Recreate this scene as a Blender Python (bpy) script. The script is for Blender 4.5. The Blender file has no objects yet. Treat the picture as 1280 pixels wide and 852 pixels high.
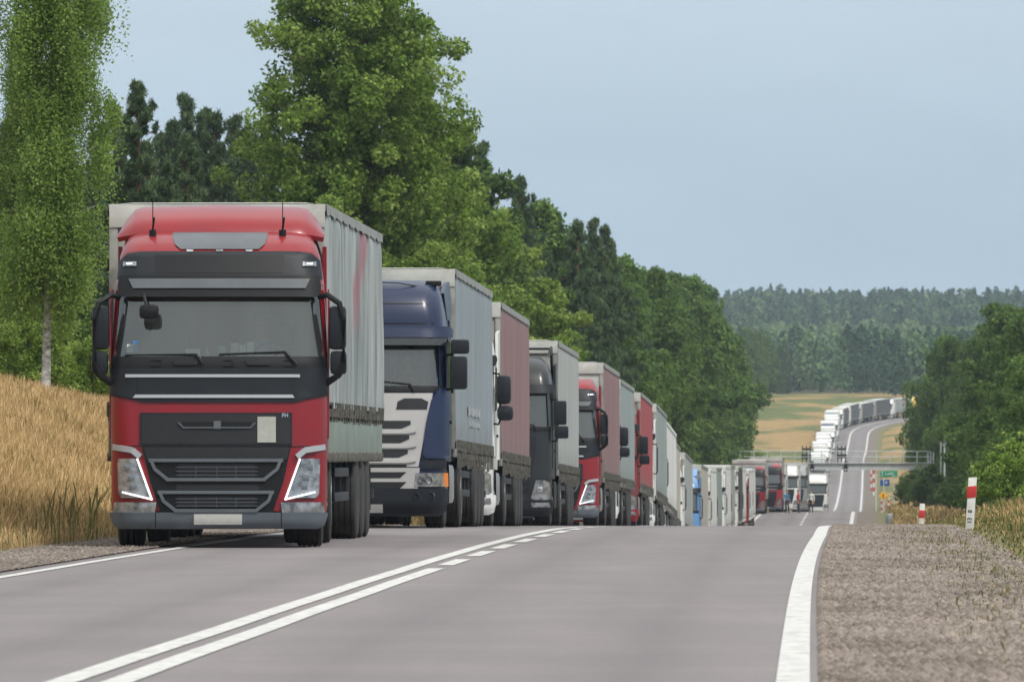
import bpy, bmesh, math, random
import numpy as np
from mathutils import Vector, Matrix

random.seed(7)
rng = np.random.default_rng(11)
R = math.radians
SC = bpy.context.scene
COL = SC.collection

# ------------------------------------------------------------------ camera
cam_d = bpy.data.cameras.new('camera')
cam = bpy.data.objects.new('camera', cam_d); COL.objects.link(cam)
cam.location = (0, 0, 1.2)
cam.rotation_euler = (R(90.704), 0, 0)
cam_d.sensor_width = 36; cam_d.lens = 295.3
cam_d.clip_start = 0.5; cam_d.clip_end = 20000
cam_d.dof.use_dof = True; cam_d.dof.focus_distance = 108; cam_d.dof.aperture_fstop = 13
SC.camera = cam

# ------------------------------------------------------------------ world and sun
SUN_EL, SUN_AZ = R(52), R(140)          # azimuth from +Y towards +X
w = bpy.data.worlds.new('World'); SC.world = w; w.use_nodes = True
nt = w.node_tree; nt.nodes.clear()
def wn(t): return nt.nodes.new(t)
out = wn('ShaderNodeOutputWorld'); bg = wn('ShaderNodeBackground')
sky = wn('ShaderNodeTexSky'); sky.sky_type = 'NISHITA'; sky.sun_disc = False
sky.sun_elevation = SUN_EL; sky.sun_rotation = SUN_AZ; sky.dust_density = 2.0
tc = wn('ShaderNodeTexCoord'); sep = wn('ShaderNodeSeparateXYZ')
nt.links.new(tc.outputs['Generated'], sep.inputs[0])
rmp = wn('ShaderNodeValToRGB'); cr = rmp.color_ramp; cr.interpolation = 'EASE'
cr.elements[0].position = 0.0; cr.elements[0].color = (.262, .335, .408, 1)
cr.elements[1].position = 1.0; cr.elements[1].color = (.95, .94, .90, 1)
e = cr.elements.new(.02); e.color = (.247, .320, .396, 1)
e = cr.elements.new(.06); e.color = (.305, .372, .436, 1)
e = cr.elements.new(.25); e.color = (.40, .44, .475, 1)
nt.links.new(sep.outputs['Z'], rmp.inputs[0])
mp = wn('ShaderNodeMapping'); mp.inputs['Scale'].default_value = (7, 7, 26)
nz = wn('ShaderNodeTexNoise'); nz.inputs['Scale'].default_value = 1.6; nz.inputs['Detail'].default_value = 5
nt.links.new(tc.outputs['Generated'], mp.inputs[0]); nt.links.new(mp.outputs[0], nz.inputs['Vector'])
nr = wn('ShaderNodeMapRange'); nr.inputs[1].default_value = .3; nr.inputs[2].default_value = .7
nr.inputs[3].default_value = 9.0; nr.inputs[4].default_value = 10.6
nt.links.new(nz.outputs[0], nr.inputs[0])
mul = wn('ShaderNodeVectorMath'); mul.operation = 'SCALE'
nt.links.new(rmp.outputs[0], mul.inputs[0]); nt.links.new(nr.outputs[0], mul.inputs['Scale'])
mx = wn('ShaderNodeMix'); mx.data_type = 'RGBA'; mx.inputs['Factor'].default_value = .93
nt.links.new(sky.outputs[0], mx.inputs['A']); nt.links.new(mul.outputs[0], mx.inputs['B'])
nt.links.new(mx.outputs['Result'], bg.inputs[0]); bg.inputs[1].default_value = .1
nt.links.new(bg.outputs[0], out.inputs[0])
sd = bpy.data.lights.new('sun', 'SUN'); sd.energy = 1.5; sd.angle = R(11); sd.color = (1, .965, .9)
so = bpy.data.objects.new('sun', sd); COL.objects.link(so)
sv = Vector((math.sin(SUN_AZ)*math.cos(SUN_EL), math.cos(SUN_AZ)*math.cos(SUN_EL), math.sin(SUN_EL)))
so.rotation_euler = sv.to_track_quat('Z', 'Y').to_euler()
SC.view_settings.view_transform = 'Standard'; SC.view_settings.look = 'None'
SC.view_settings.exposure = 0.85; SC.view_settings.gamma = 1.0
SC.render.engine = 'CYCLES'
SC.cycles.use_denoising = True
SC.cycles.max_bounces = 6; SC.cycles.diffuse_bounces = 3; SC.cycles.glossy_bounces = 3
SC.cycles.transmission_bounces = 4; SC.cycles.transparent_max_bounces = 8
SC.cycles.volume_bounces = 1
SC.cycles.caustics_reflective = False; SC.cycles.caustics_refractive = False
SC.cycles.use_adaptive_sampling = True; SC.cycles.adaptive_threshold = .015

# ------------------------------------------------------------------ materials
MATS = {}
def mat(name, col, rough=.6, metal=0.0, var=0.0, vscale=3.0, col2=None, bump=0.0, bscale=20.0, coat=0.0,
        stretch=None, trans=0.0, emit=0.0, spec=None):
    if name in MATS: return MATS[name]
    m = bpy.data.materials.new(name); m.use_nodes = True
    t = m.node_tree; b = t.nodes['Principled BSDF']
    b.inputs['Roughness'].default_value = rough; b.inputs['Metallic'].default_value = metal
    b.inputs['Base Color'].default_value = (*col, 1)
    if spec is not None: b.inputs['Specular IOR Level'].default_value = spec
    if coat: b.inputs['Coat Weight'].default_value = coat; b.inputs['Coat Roughness'].default_value = .12
    if emit:
        b.inputs['Emission Color'].default_value = (*col, 1); b.inputs['Emission Strength'].default_value = emit
    co = t.nodes.new('ShaderNodeTexCoord')
    vec = co.outputs['Object']
    if stretch:
        mpn = t.nodes.new('ShaderNodeMapping'); mpn.inputs['Scale'].default_value = stretch
        t.links.new(vec, mpn.inputs[0]); vec = mpn.outputs[0]
    if var or col2:
        n = t.nodes.new('ShaderNodeTexNoise'); n.inputs['Scale'].default_value = vscale
        n.inputs['Detail'].default_value = 6; n.inputs['Roughness'].default_value = .62
        t.links.new(vec, n.inputs['Vector'])
        rp = t.nodes.new('ShaderNodeValToRGB')
        rp.color_ramp.elements[0].position = .33; rp.color_ramp.elements[1].position = .68
        c2 = col2 if col2 else tuple(c*(1-var) for c in col)
        rp.color_ramp.elements[0].color = (*c2, 1); rp.color_ramp.elements[1].color = (*col, 1)
        t.links.new(n.outputs[0], rp.inputs[0]); t.links.new(rp.outputs[0], b.inputs['Base Color'])
    if bump:
        n2 = t.nodes.new('ShaderNodeTexNoise'); n2.inputs['Scale'].default_value = bscale
        n2.inputs['Detail'].default_value = 5
        t.links.new(vec, n2.inputs['Vector'])
        bp = t.nodes.new('ShaderNodeBump'); bp.inputs['Strength'].default_value = bump
        bp.inputs['Distance'].default_value = .02
        t.links.new(n2.outputs[0], bp.inputs['Height']); t.links.new(bp.outputs[0], b.inputs['Normal'])
    MATS[name] = m
    return m

def paint(name, col, rough=.33):
    k = .035 if min(col) > .1 else .008
    dust = tuple(c*.78+k for c in col)
    return mat('paint_'+name, col, rough, 0, col2=dust, vscale=1.3, coat=(.3 if max(col) > .2 else .2), spec=.35)

P_RED = paint('red', (.24, .004, .011)); P_DRED = paint('dark_red', (.33, .02, .03))
P_BLUE = paint('navy', (.006, .017, .06)); P_WHITE = paint('white', (.74, .745, .73), .35)
P_BLACK = paint('black', (.012, .014, .016)); P_LBLUE = paint('sky_blue', (.12, .27, .52))
P_SILVER = paint('silver', (.42, .41, .40), .38); P_YEL = paint('yellow', (.78, .50, .04))
P_TEAL = paint('teal', (.03, .14, .17)); P_GREY = paint('grey', (.25, .26, .27))
P_GREEN = paint('green', (.05, .16, .07)); P_ORANGE = paint('orange', (.6, .16, .03))
M_BLK = mat('black_plastic', (.006, .007, .009), .5, 0, spec=.3, var=.3, vscale=2.2)
M_DGR = mat('dark_grey_plastic', (.012, .015, .020), .5, 0, spec=.3, var=.25, vscale=2)
M_MGR = mat('mid_grey_plastic', (.105, .12, .135), .5, 0, var=.2, vscale=3)
M_BUMP = mat('bumper_grey', (.125, .15, .175), .5, 0, var=.25, vscale=2)
M_SILV = mat('silver_trim', (.42, .44, .46), .35, .35)
M_CHR = mat('chrome', (.7, .71, .72), .15, 1.0)
M_RUB = mat('tyre_rubber', (.016, .016, .017), .85, 0, col2=(.034, .032, .03), vscale=5, bump=.3, bscale=60)
M_RIM = mat('steel_rim', (.30, .30, .30), .5, .6, col2=(.13, .12, .11), vscale=6)
M_CHS = mat('chassis_steel', (.022, .022, .024), .65, 0, col2=(.06, .055, .048), vscale=4)
M_ALU = mat('aluminium', (.42, .43, .43), .42, .7, var=.25, vscale=3)
M_LAMP = mat('lamp_lens', (.50, .52, .54), .12, .55, col2=(.12, .13, .14), vscale=9)
M_LED = mat('lit_led', (.92, .96, 1.0), .3, emit=.55)
M_AMB = mat('amber_lens', (.72, .20, .02), .3)
M_REDL = mat('red_lens', (.5, .02, .02), .3)
M_PLATE = mat('licence_plate', (.62, .62, .58), .5, var=.12, vscale=18)
M_MIRR = mat('mirror_glass', (.55, .58, .6), .05, 1.0)
M_INT = mat('cab_interior', (.06, .06, .065), .8, var=.3, vscale=4)
M_SEAT = mat('seat_fabric', (.10, .095, .09), .9)
M_CURT = mat('cab_curtain', (.16, .15, .14), .9)
M_PAPER = mat('paper', (.75, .76, .74), .8)
M_BCARD = mat('blue_card', (.05, .25, .6), .6)
M_SKIN = mat('skin', (.42, .24, .17), .6)
M_HAIR = mat('hair', (.03, .02, .015), .8)

def glass_mat():
    m = bpy.data.materials.new('windscreen_glass'); m.use_nodes = True
    t = m.node_tree; t.nodes.clear()
    o = t.nodes.new('ShaderNodeOutputMaterial'); g = t.nodes.new('ShaderNodeBsdfGlossy')
    g.inputs['Roughness'].default_value = .04; g.inputs['Color'].default_value = (.95, 1, 1, 1)
    tr = t.nodes.new('ShaderNodeBsdfTransparent'); tr.inputs[0].default_value = (.72, .80, .77, 1)
    df = t.nodes.new('ShaderNodeBsdfDiffuse'); df.inputs[0].default_value = (.17, .19, .18, 1)
    m1 = t.nodes.new('ShaderNodeMixShader'); m1.inputs[0].default_value = .13
    m2 = t.nodes.new('ShaderNodeMixShader')
    fr = t.nodes.new('ShaderNodeFresnel'); fr.inputs[0].default_value = 2.0
    t.links.new(tr.outputs[0], m1.inputs[1]); t.links.new(df.outputs[0], m1.inputs[2])
    t.links.new(fr.outputs[0], m2.inputs[0]); t.links.new(m1.outputs[0], m2.inputs[1]); t.links.new(g.outputs[0], m2.inputs[2])
    t.links.new(m2.outputs[0], o.inputs[0]); return m
M_GLASS = glass_mat()

def mesh_grille_mat():
    m = bpy.data.materials.new('grille_mesh'); m.use_nodes = True
    t = m.node_tree; b = t.nodes['Principled BSDF']; b.inputs['Roughness'].default_value = .5
    co = t.nodes.new('ShaderNodeTexCoord'); v = t.nodes.new('ShaderNodeTexVoronoi'); v.inputs['Scale'].default_value = 70
    v.feature = 'DISTANCE_TO_EDGE'
    rp = t.nodes.new('ShaderNodeValToRGB'); rp.color_ramp.elements[0].position = .05; rp.color_ramp.elements[1].position = .14
    rp.color_ramp.elements[0].color = (.014, .016, .020, 1); rp.color_ramp.elements[1].color = (.003, .004, .005, 1)
    t.links.new(co.outputs['Object'], v.inputs['Vector']); t.links.new(v.outputs['Distance'], rp.inputs[0])
    t.links.new(rp.outputs[0], b.inputs['Base Color']); return m
M_MESH = mesh_grille_mat()

def tarp(name, base, streak, kind='z', stain=None, rough=.55):
    """curtain cloth: vertical dirt streaks, darker grime towards the lower hem"""
    m = bpy.data.materials.new('tarpaulin_'+name); m.use_nodes = True
    t = m.node_tree; b = t.nodes['Principled BSDF']; b.inputs['Roughness'].default_value = rough
    co = t.nodes.new('ShaderNodeTexCoord')
    mpn = t.nodes.new('ShaderNodeMapping'); mpn.inputs['Scale'].default_value = (1, 2.6, .16)
    t.links.new(co.outputs['Object'], mpn.inputs[0])
    n = t.nodes.new('ShaderNodeTexNoise'); n.inputs['Scale'].default_value = 1.4; n.inputs['Detail'].default_value = 7
    n.inputs['Roughness'].default_value = .65
    t.links.new(mpn.outputs[0], n.inputs['Vector'])
    rp = t.nodes.new('ShaderNodeValToRGB'); rp.color_ramp.elements[0].position = .36; rp.color_ramp.elements[1].position = .6
    rp.color_ramp.elements[0].color = (*streak, 1); rp.color_ramp.elements[1].color = (*base, 1)
    t.links.new(n.outputs[0], rp.inputs[0])
    sp = t.nodes.new('ShaderNodeSeparateXYZ'); t.links.new(co.outputs['Object'], sp.inputs[0])
    n2 = t.nodes.new('ShaderNodeTexNoise'); n2.inputs['Scale'].default_value = 2.2; n2.inputs['Detail'].default_value = 6
    t.links.new(co.outputs['Object'], n2.inputs['Vector'])
    ad = t.nodes.new('ShaderNodeMath'); ad.operation = 'MULTIPLY_ADD'; ad.inputs[1].default_value = .9
    t.links.new(n2.outputs[0], ad.inputs[0]); t.links.new(sp.outputs['Z'], ad.inputs[2])
    mr = t.nodes.new('ShaderNodeMapRange'); mr.inputs[1].default_value = 1.55; mr.inputs[2].default_value = 2.2
    mr.inputs[3].default_value = .55; mr.inputs[4].default_value = 0
    t.links.new(ad.outputs[0], mr.inputs[0])
    mxx = t.nodes.new('ShaderNodeMix'); mxx.data_type = 'RGBA'
    mxx.inputs['B'].default_value = (.11, .105, .09, 1)
    t.links.new(mr.outputs[0], mxx.inputs['Factor']); t.links.new(rp.outputs[0], mxx.inputs['A'])
    last = mxx.outputs['Result']
    if stain:
        # a faded slanting printed band
        mm = t.nodes.new('ShaderNodeMath'); mm.operation = 'MULTIPLY_ADD'; mm.inputs[1].default_value = 2.1
        t.links.new(sp.outputs['Z'], mm.inputs[0])
        sb = t.nodes.new('ShaderNodeMath'); sb.operation = 'SUBTRACT'
        t.links.new(mm.outputs[0], sb.inputs[0]); t.links.new(sp.outputs['Y'], sb.inputs[1])
        mm.inputs[2].default_value = 3.35
        ab = t.nodes.new('ShaderNodeMath'); ab.operation = 'ABSOLUTE'; t.links.new(sb.outputs[0], ab.inputs[0])
        m3 = t.nodes.new('ShaderNodeMapRange'); m3.inputs[1].default_value = .55; m3.inputs[2].default_value = 1.2
        m3.inputs[3].default_value = .75; m3.inputs[4].default_value = 0
        t.links.new(ab.outputs[0], m3.inputs[0])
        m4 = t.nodes.new('ShaderNodeMapRange'); m4.inputs[1].default_value = 2.4; m4.inputs[2].default_value = 3.1
        t.links.new(sp.outputs['Z'], m4.inputs[0])
        mu = t.nodes.new('ShaderNodeMath'); mu.operation = 'MULTIPLY'
        t.links.new(m3.outputs[0], mu.inputs[0]); t.links.new(m4.outputs[0], mu.inputs[1])
        mu2 = t.nodes.new('ShaderNodeMath'); mu2.operation = 'MULTIPLY'
        t.links.new(mu.outputs[0], mu2.inputs[0]); t.links.new(n.outputs[0], mu2.inputs[1])
        mu3 = t.nodes.new('ShaderNodeMath'); mu3.operation = 'MULTIPLY'; mu3.inputs[1].default_value = 1.7
        t.links.new(mu2.outputs[0], mu3.inputs[0])
        my = t.nodes.new('ShaderNodeMix'); my.data_type = 'RGBA'; my.inputs['B'].default_value = (*stain, 1)
        t.links.new(mu3.outputs[0], my.inputs['Factor']); t.links.new(last, my.inputs['A']); last = my.outputs['Result']
    t.links.new(last, b.inputs['Base Color'])
    n3 = t.nodes.new('ShaderNodeTexNoise'); n3.inputs['Scale'].default_value = 3; n3.inputs['Detail'].default_value = 4
    t.links.new(mpn.outputs[0], n3.inputs['Vector'])
    bp = t.nodes.new('ShaderNodeBump'); bp.inputs['Strength'].default_value = .35; bp.inputs['Distance'].default_value = .03
    t.links.new(n3.outputs[0], bp.inputs['Height']); t.links.new(bp.outputs[0], b.inputs['Normal'])
    return m
T_GREY = tarp('silver_grey', (.37, .40, .395), (.15, .175, .175), stain=(.33, .07, .11))
T_BLUEG = tarp('grey_blue', (.25, .29, .315), (.19, .225, .245))
T_PINK = tarp('faded_red', (.25, .135, .135), (.185, .095, .098))
T_LGREY = tarp('light_grey', (.37, .385, .37), (.29, .305, .295))
T_GREEN = tarp('grey_green', (.275, .315, .305), (.21, .25, .24))
T_RED = tarp('red', (.36, .04, .05), (.25, .03, .035))
M_WBODY = mat('white_body', (.72, .72, .70), .5, col2=(.52, .52, .5), vscale=2)
T_WHITE = tarp('white', (.70, .70, .68), (.52, .52, .50))
T_BEIGE = tarp('beige', (.46, .44, .38), (.34, .32, .28))
T_DARK = tarp('dark_blue_grey', (.075, .085, .11), (.05, .058, .075))
T_DK2 = tarp('charcoal', (.07, .075, .085), (.05, .05, .06))
M_BHEAD = mat('bulkhead_tarp', (.36, .36, .33), .6, col2=(.22, .22, .2), vscale=2.5, bump=.3, bscale=5)
M_ROOF = mat('roof_tarp', (.55, .55, .51), .6, col2=(.34, .34, .31), vscale=1.6, bump=.3, bscale=4)
M_BOARD = mat('side_board_green_grey', (.22, .265, .225), .5, .15, col2=(.16, .195, .165), vscale=2)
M_STRAP = mat('strap_grime', (.05, .048, .042), .85, col2=(.15, .145, .125), vscale=14)
M_RAIL = mat('roof_rail', (.36, .36, .33), .5, .4, col2=(.2, .2, .18), vscale=3)

# ------------------------------------------------------------------ mesh helpers
def obj(name, bm, mats, parent=None, smooth=40, label=None):
    me = bpy.data.meshes.new(name)
    bmesh.ops.recalc_face_normals(bm, faces=bm.faces)
    bm.to_mesh(me); bm.free()
    for m in (mats if isinstance(mats, (list, tuple)) else [mats]): me.materials.append(m)
    if smooth:
        me.shade_smooth(); me.set_sharp_from_angle(angle=R(smooth))
    o = bpy.data.objects.new(name, me); COL.objects.link(o)
    if parent: o.parent = parent
    if label: o['label'] = label
    return o
def thing(name, label, cat, loc=(0, 0, 0), rot=(0, 0, 0), group=None):
    o = bpy.data.objects.new(name, None); COL.objects.link(o)
    o.empty_display_size = .2
    o.location = loc; o.rotation_euler = rot; o['label'] = label; o['category'] = cat
    if group: o['group'] = group
    return o
def tag(o, label, cat, group=None):
    o['label'] = label; o['category'] = cat
    if group: o['group'] = group
    return o
def NB(): return bmesh.new()
def box(bm, c, s, mi=0, bev=0.0, rot=None):
    r = bmesh.ops.create_cube(bm, size=1)
    vs = r['verts']
    bmesh.ops.scale(bm, verts=vs, vec=s)
    fs = list({f for v in vs for f in v.link_faces})
    if bev:
        es = list({e for v in vs for e in v.link_edges})
        rr = bmesh.ops.bevel(bm, geom=es, offset=bev, segments=2, profile=.6, affect='EDGES')
        vs = list({v for f in rr['faces'] for v in f.verts} | {v for v in vs if v.is_valid})
        fs = list({f for v in vs for f in v.link_faces})
    for f in fs: f.material_index = mi
    if rot: bmesh.ops.rotate(bm, verts=vs, cent=(0, 0, 0), matrix=rot)
    bmesh.ops.translate(bm, verts=vs, vec=c)
    return vs
def tube(bm, pts, rad, n=8, mi=0, caps=True):
    pts = [Vector(p) for p in pts]
    rads = rad if isinstance(rad, (list, tuple)) else [rad]*len(pts)
    rings = []
    for i, p in enumerate(pts):
        d = (pts[min(i+1, len(pts)-1)] - pts[max(i-1, 0)]).normalized()
        a = d.cross(Vector((0, 0, 1)))
        if a.length < .05: a = d.cross(Vector((0, 1, 0)))
        a.normalize(); b2 = d.cross(a)
        rings.append([bm.verts.new(p + (a*math.cos(k*2*math.pi/n)+b2*math.sin(k*2*math.pi/n))*rads[i]) for k in range(n)])
    for i in range(len(rings)-1):
        for k in range(n):
            f = bm.faces.new((rings[i][k], rings[i][(k+1) % n], rings[i+1][(k+1) % n], rings[i+1][k])); f.material_index = mi
    if caps:
        bm.faces.new(rings[0]).material_index = mi; bm.faces.new(rings[-1]).material_index = mi
def lathe_x(bm, prof, cx, cy, cz, n=36, mi=0):
    """profile list of (x, r) revolved about the X axis"""
    rings = []
    for (x, r) in prof:
        rings.append([bm.verts.new((cx+x, cy+r*math.cos(2*math.pi*k/n), cz+r*math.sin(2*math.pi*k/n))) for k in range(n)])
    for i in range(len(rings)-1):
        for k in range(n):
            bm.faces.new((rings[i][k], rings[i][(k+1) % n], rings[i+1][(k+1) % n], rings[i+1][k])).material_index = mi
    if prof[0][1] > 1e-4: bm.faces.new(rings[0]).material_index = mi
    if prof[-1][1] > 1e-4: bm.faces.new(rings[-1]).material_index = mi
def poly_prism(bm, pts, h_vec, mi=0):
    a = [bm.verts.new(p) for p in pts]; b2 = [bm.verts.new(Vector(p)+Vector(h_vec)) for p in pts]
    n = len(a)
    bm.faces.new(a).material_index = mi; bm.faces.new(b2[::-1]).material_index = mi
    for i in range(n): bm.faces.new((a[i], b2[i], b2[(i+1) % n], a[(i+1) % n])).material_index = mi
def text_obj(name, body, size, m, parent, loc, rot, ext=.004, align='CENTER', bold=.0):
    cu = bpy.data.curves.new(name, 'FONT'); cu.body = body; cu.size = size; cu.extrude = ext; cu.offset = bold
    cu.align_x = align; cu.align_y = 'CENTER'
    t = bpy.data.objects.new(name+'_src', cu); COL.objects.link(t)
    bpy.context.view_layer.update()
    me = bpy.data.meshes.new_from_object(t.evaluated_get(bpy.context.evaluated_depsgraph_get()))
    bpy.data.objects.remove(t); me.materials.clear(); me.materials.append(m); me.name = name
    o = bpy.data.objects.new(name, me); COL.objects.link(o); o.parent = parent
    o.location = loc; o.rotation_euler = rot
    return o
def interp(x, xs, ys): return float(np.interp(x, xs, ys))

# ------------------------------------------------------------------ road line and terrain
def smooth_tab(tab, lo, hi, step, sig):
    xs = np.arange(lo, hi+step, step)
    ys = np.interp(xs, [a for a, b in tab], [b for a, b in tab])
    k = int(3*sig/step); kk = np.exp(-.5*(np.arange(-k, k+1)*step/sig)**2); kk /= kk.sum()
    yp = np.concatenate([2*ys[0]-ys[k:0:-1], ys, 2*ys[-1]-ys[-2:-k-2:-1]])
    return xs, np.convolve(yp, kk, 'valid')
_lin = lambda z: .0427*z-4.77
tab = [(-60, -5.35), (0, -3.45), (42, -2.12), (74, -1.10), (100, -.15), (130, 1.07), (165, 2.42), (200, 3.85), (250, 5.93), (300, 8.04)]
tab += [(z, _lin(z)) for z in range(334, 1500, 50)]
tab += [(z, _lin(z)+(z-1400)*.004) for z in range(1500, 1620, 20)]
# bend to the right on top of the far hill
X, Zc, h = _lin(1620)+.9, 1620.0, .0467
while Zc < 2120:
    tab.append((Zc, X)); h = min(h+2/370., .80)
    X += 2*math.sin(h); Zc += 2*math.cos(h)
tab.append((2400, X+20)); tab.append((9000, X+60))
CXZ, CXX = smooth_tab(tab, -60, 9000, 2, 15)
ew = lambda z: .30*np.clip((z-25)/85, 0, 1)*(1-np.clip((z-190)/110, 0, 1))
def cx(z): return np.interp(z, CXZ, CXX)
def hd(z): return (cx(z+3)-cx(z-3))/6
prof = [(-60, 0), (0, 0), (96, .02), (112, .0), (126, -.05), (144, -.20), (166, -.42), (184, -.58), (198, -.72), (210, -.86), (224, -1.0),
        (243, -1.22), (258, -1.46), (278, -1.92), (303, -2.68), (322, -3.22), (336, -3.56), (350, -3.76), (400, -3.97), (470, -4.14),
        (560, -4.36), (602, -4.12), (640, -3.98), (680, -4.25), (800, -5.45), (900, -6.25), (1000, -7.0), (1110, -7.5), (1180, -7.2),
        (1270, -6.2), (1350, -4.7), (1420, -2.9), (1520, -.1), (1580, 2.0), (1640, 4.2), (1700, 6.3), (1760, 7.9), (1830, 8.9),
        (1900, 9.5), (2000, 10.2), (2150, 11.8), (2400, 16.5), (2800, 26), (3200, 39), (3600, 51), (4300, 50), (9000, 40)]
PZ, PY = smooth_tab(prof, -60, 9000, 2, 7)
def zr(z): return np.interp(z, PZ, PY)
_cz = np.arange(1500, 2120, 2.0); _cx = cx(_cz)
def dparam(X, Z):
    """signed distance from the road line and the road parameter of the nearest point"""
    X = np.asarray(X, float); Z = np.asarray(Z, float)
    d = (X-cx(Z))*np.cos(np.arctan(hd(Z))); p = Z.copy()
    m = (Z > 1560) & (Z < 2100) & (np.abs(X-cx(Z)) < 400)
    if m.any():
        xm, zm = X[m], Z[m]
        dd = (xm[:, None]-_cx[None])**2+(zm[:, None]-_cz[None])**2
        i = dd.argmin(1); s = np.sign(xm-cx(zm)); s[s == 0] = 1
        d[m] = s*np.sqrt(dd[np.arange(len(i)), i]); p[m] = _cz[i]
    return d, p
def sstep(x, a, b):
    t = np.clip((x-a)/(b-a), 0, 1); return t*t*(3-2*t)
def H(X, Z, raw=False):
    X = np.atleast_1d(np.asarray(X, float)); Z = np.atleast_1d(np.asarray(Z, float))
    d, p = dparam(X, Z)
    base = np.where(np.abs(d) < 12, zr(p), zr(p)*(1-sstep(np.abs(d), 12, 40))+zr(Z)*sstep(np.abs(d), 12, 40))
    left = 2.35*sstep(-d, 5.0, 11.6)+.5*sstep(-d, 11, 25)
    left = left*(1-.9*sstep(Z, 1050, 1250))
    left = left+2.6*sstep(-d, 8, 45)*sstep(Z, 1500, 1900)*(1-sstep(Z, 2050, 2300))
    right = .30*sstep(d, 6.0, 9.5)+.6*sstep(d, 10, 18)+sstep(Z, 350, 700)*9*sstep(d, 14, 70)+sstep(Z, 1060, 1160)*9*sstep(d, 15, 42)
    z = base+np.where(d < 0, left, right)
    if not raw:
        z = z-.16*np.where(d > 0, 1-sstep(d, 6.3, 7.0), 1-sstep(-d, 5.2, 5.9))
        n = (np.sin(X*.9+Z*.31)*np.cos(Z*.53-X*.2))*.07+(np.sin(X*.23+1.7)*np.sin(Z*.11))*.16
        z = z+n*sstep(np.abs(d), 6.2, 9)
    return z
def Hs(x, z):
    d = float(dparam([x], [z])[0][0])
    return float(H([x], [z], raw=(-5.8 < d < 6.9))[0])

# ------------------------------------------------------------------ ground sheets
def np_mesh(name, verts, quads, mats, attrs=None, smooth=True, kind=None, parent=None):
    me = bpy.data.meshes.new(name)
    v = np.ascontiguousarray(verts, np.float32); q = np.ascontiguousarray(quads, np.int32)
    k = q.shape[1]
    me.vertices.add(len(v)); me.vertices.foreach_set('co', v.ravel())
    me.loops.add(q.size); me.loops.foreach_set('vertex_index', q.ravel())
    me.polygons.add(len(q)); me.polygons.foreach_set('loop_start', np.arange(0, q.size, k, dtype=np.int32))
    me.polygons.foreach_set('loop_total', np.full(len(q), k, np.int32))
    me.polygons.foreach_set('use_smooth', np.full(len(q), smooth, bool))
    me.update(calc_edges=True)
    for a, val in (attrs or {}).items():
        at = me.attributes.new(a, 'FLOAT', 'POINT'); at.data.foreach_set('value', np.ascontiguousarray(val, np.float32))
    for m in (mats if isinstance(mats, (list, tuple)) else [mats]): me.materials.append(m)
    if name.startswith('_'): return me
    o = bpy.data.objects.new(name, me); COL.objects.link(o)
    if kind: o['kind'] = kind
    if parent: o.parent = parent
    return o
def grid_quads(nr, nc):
    i = np.arange(nr-1)[:, None]*nc+np.arange(nc-1)[None]
    return np.stack([i, i+1, i+nc+1, i+nc], -1).reshape(-1, 4)

def surf_mat(name, build):
    m = bpy.data.materials.new(name); m.use_nodes = True
    t = m.node_tree; build(t, t.nodes['Principled BSDF']); return m
def N(t, typ, **kw):
    n = t.nodes.new(typ)
    for k, v in kw.items():
        if k in n.inputs: n.inputs[k].default_value = v
        else: setattr(n, k, v)
    return n
def ramp(t, src, a, b, ca, cb):
    r = t.nodes.new('ShaderNodeValToRGB'); r.color_ramp.elements[0].position = a; r.color_ramp.elements[1].position = b
    r.color_ramp.elements[0].color = (*ca, 1); r.color_ramp.elements[1].color = (*cb, 1)
    t.links.new(src, r.inputs[0]); return r.outputs[0]
def mixc(t, f, a, b, typ='MIX'):
    m = t.nodes.new('ShaderNodeMix'); m.data_type = 'RGBA'; m.blend_type = typ
    for s, v in (('Factor', f), ('A', a), ('B', b)):
        if isinstance(v, (int, float)): m.inputs[s].default_value = v
        elif isinstance(v, tuple): m.inputs[s].default_value = (*v, 1)
        else: t.links.new(v, m.inputs[s])
    return m.outputs['Result']
def noise(t, scale, detail=5, stretch=None, rough=.6):
    co = t.nodes.new('ShaderNodeTexCoord'); v = co.outputs['Object']
    if stretch:
        mp = t.nodes.new('ShaderNodeMapping'); mp.inputs['Scale'].default_value = stretch
        t.links.new(v, mp.inputs[0]); v = mp.outputs[0]
    n = t.nodes.new('ShaderNodeTexNoise'); n.inputs['Scale'].default_value = scale; n.inputs['Detail'].default_value = detail
    n.inputs['Roughness'].default_value = rough
    t.links.new(v, n.inputs['Vector']); return n.outputs[0]
def bump(t, b, h, s, d):
    bp = t.nodes.new('ShaderNodeBump'); bp.inputs['Strength'].default_value = s; bp.inputs['Distance'].default_value = d
    t.links.new(h, bp.inputs['Height']); t.links.new(bp.outputs[0], b.inputs['Normal'])
def attr(t, n):
    a = t.nodes.new('ShaderNodeAttribute'); a.attribute_name = n; return a.outputs['Fac']

def _grass(t, b):
    b.inputs['Roughness'].default_value = .95; b.inputs['Specular IOR Level'].default_value = .15
    dry = ramp(t, noise(t, .9, 7), .3, .7, (.20, .135, .06), (.36, .25, .115))
    grn = ramp(t, noise(t, .5, 7), .3, .7, (.065, .085, .03), (.14, .16, .06))
    mask = noise(t, .045, 6)
    ad = t.nodes.new('ShaderNodeMath'); ad.operation = 'ADD'; t.links.new(mask, ad.inputs[0]); t.links.new(attr(t, 'dry'), ad.inputs[1])
    mk = ramp(t, ad.outputs[0], .92, 1.12, (0, 0, 0), (1, 1, 1))
    c = mixc(t, mk, grn, dry)
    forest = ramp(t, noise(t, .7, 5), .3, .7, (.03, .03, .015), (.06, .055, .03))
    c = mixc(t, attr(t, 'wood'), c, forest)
    t.links.new(c, b.inputs['Base Color']); bump(t, b, noise(t, 3.5, 8), .9, .12)
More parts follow.
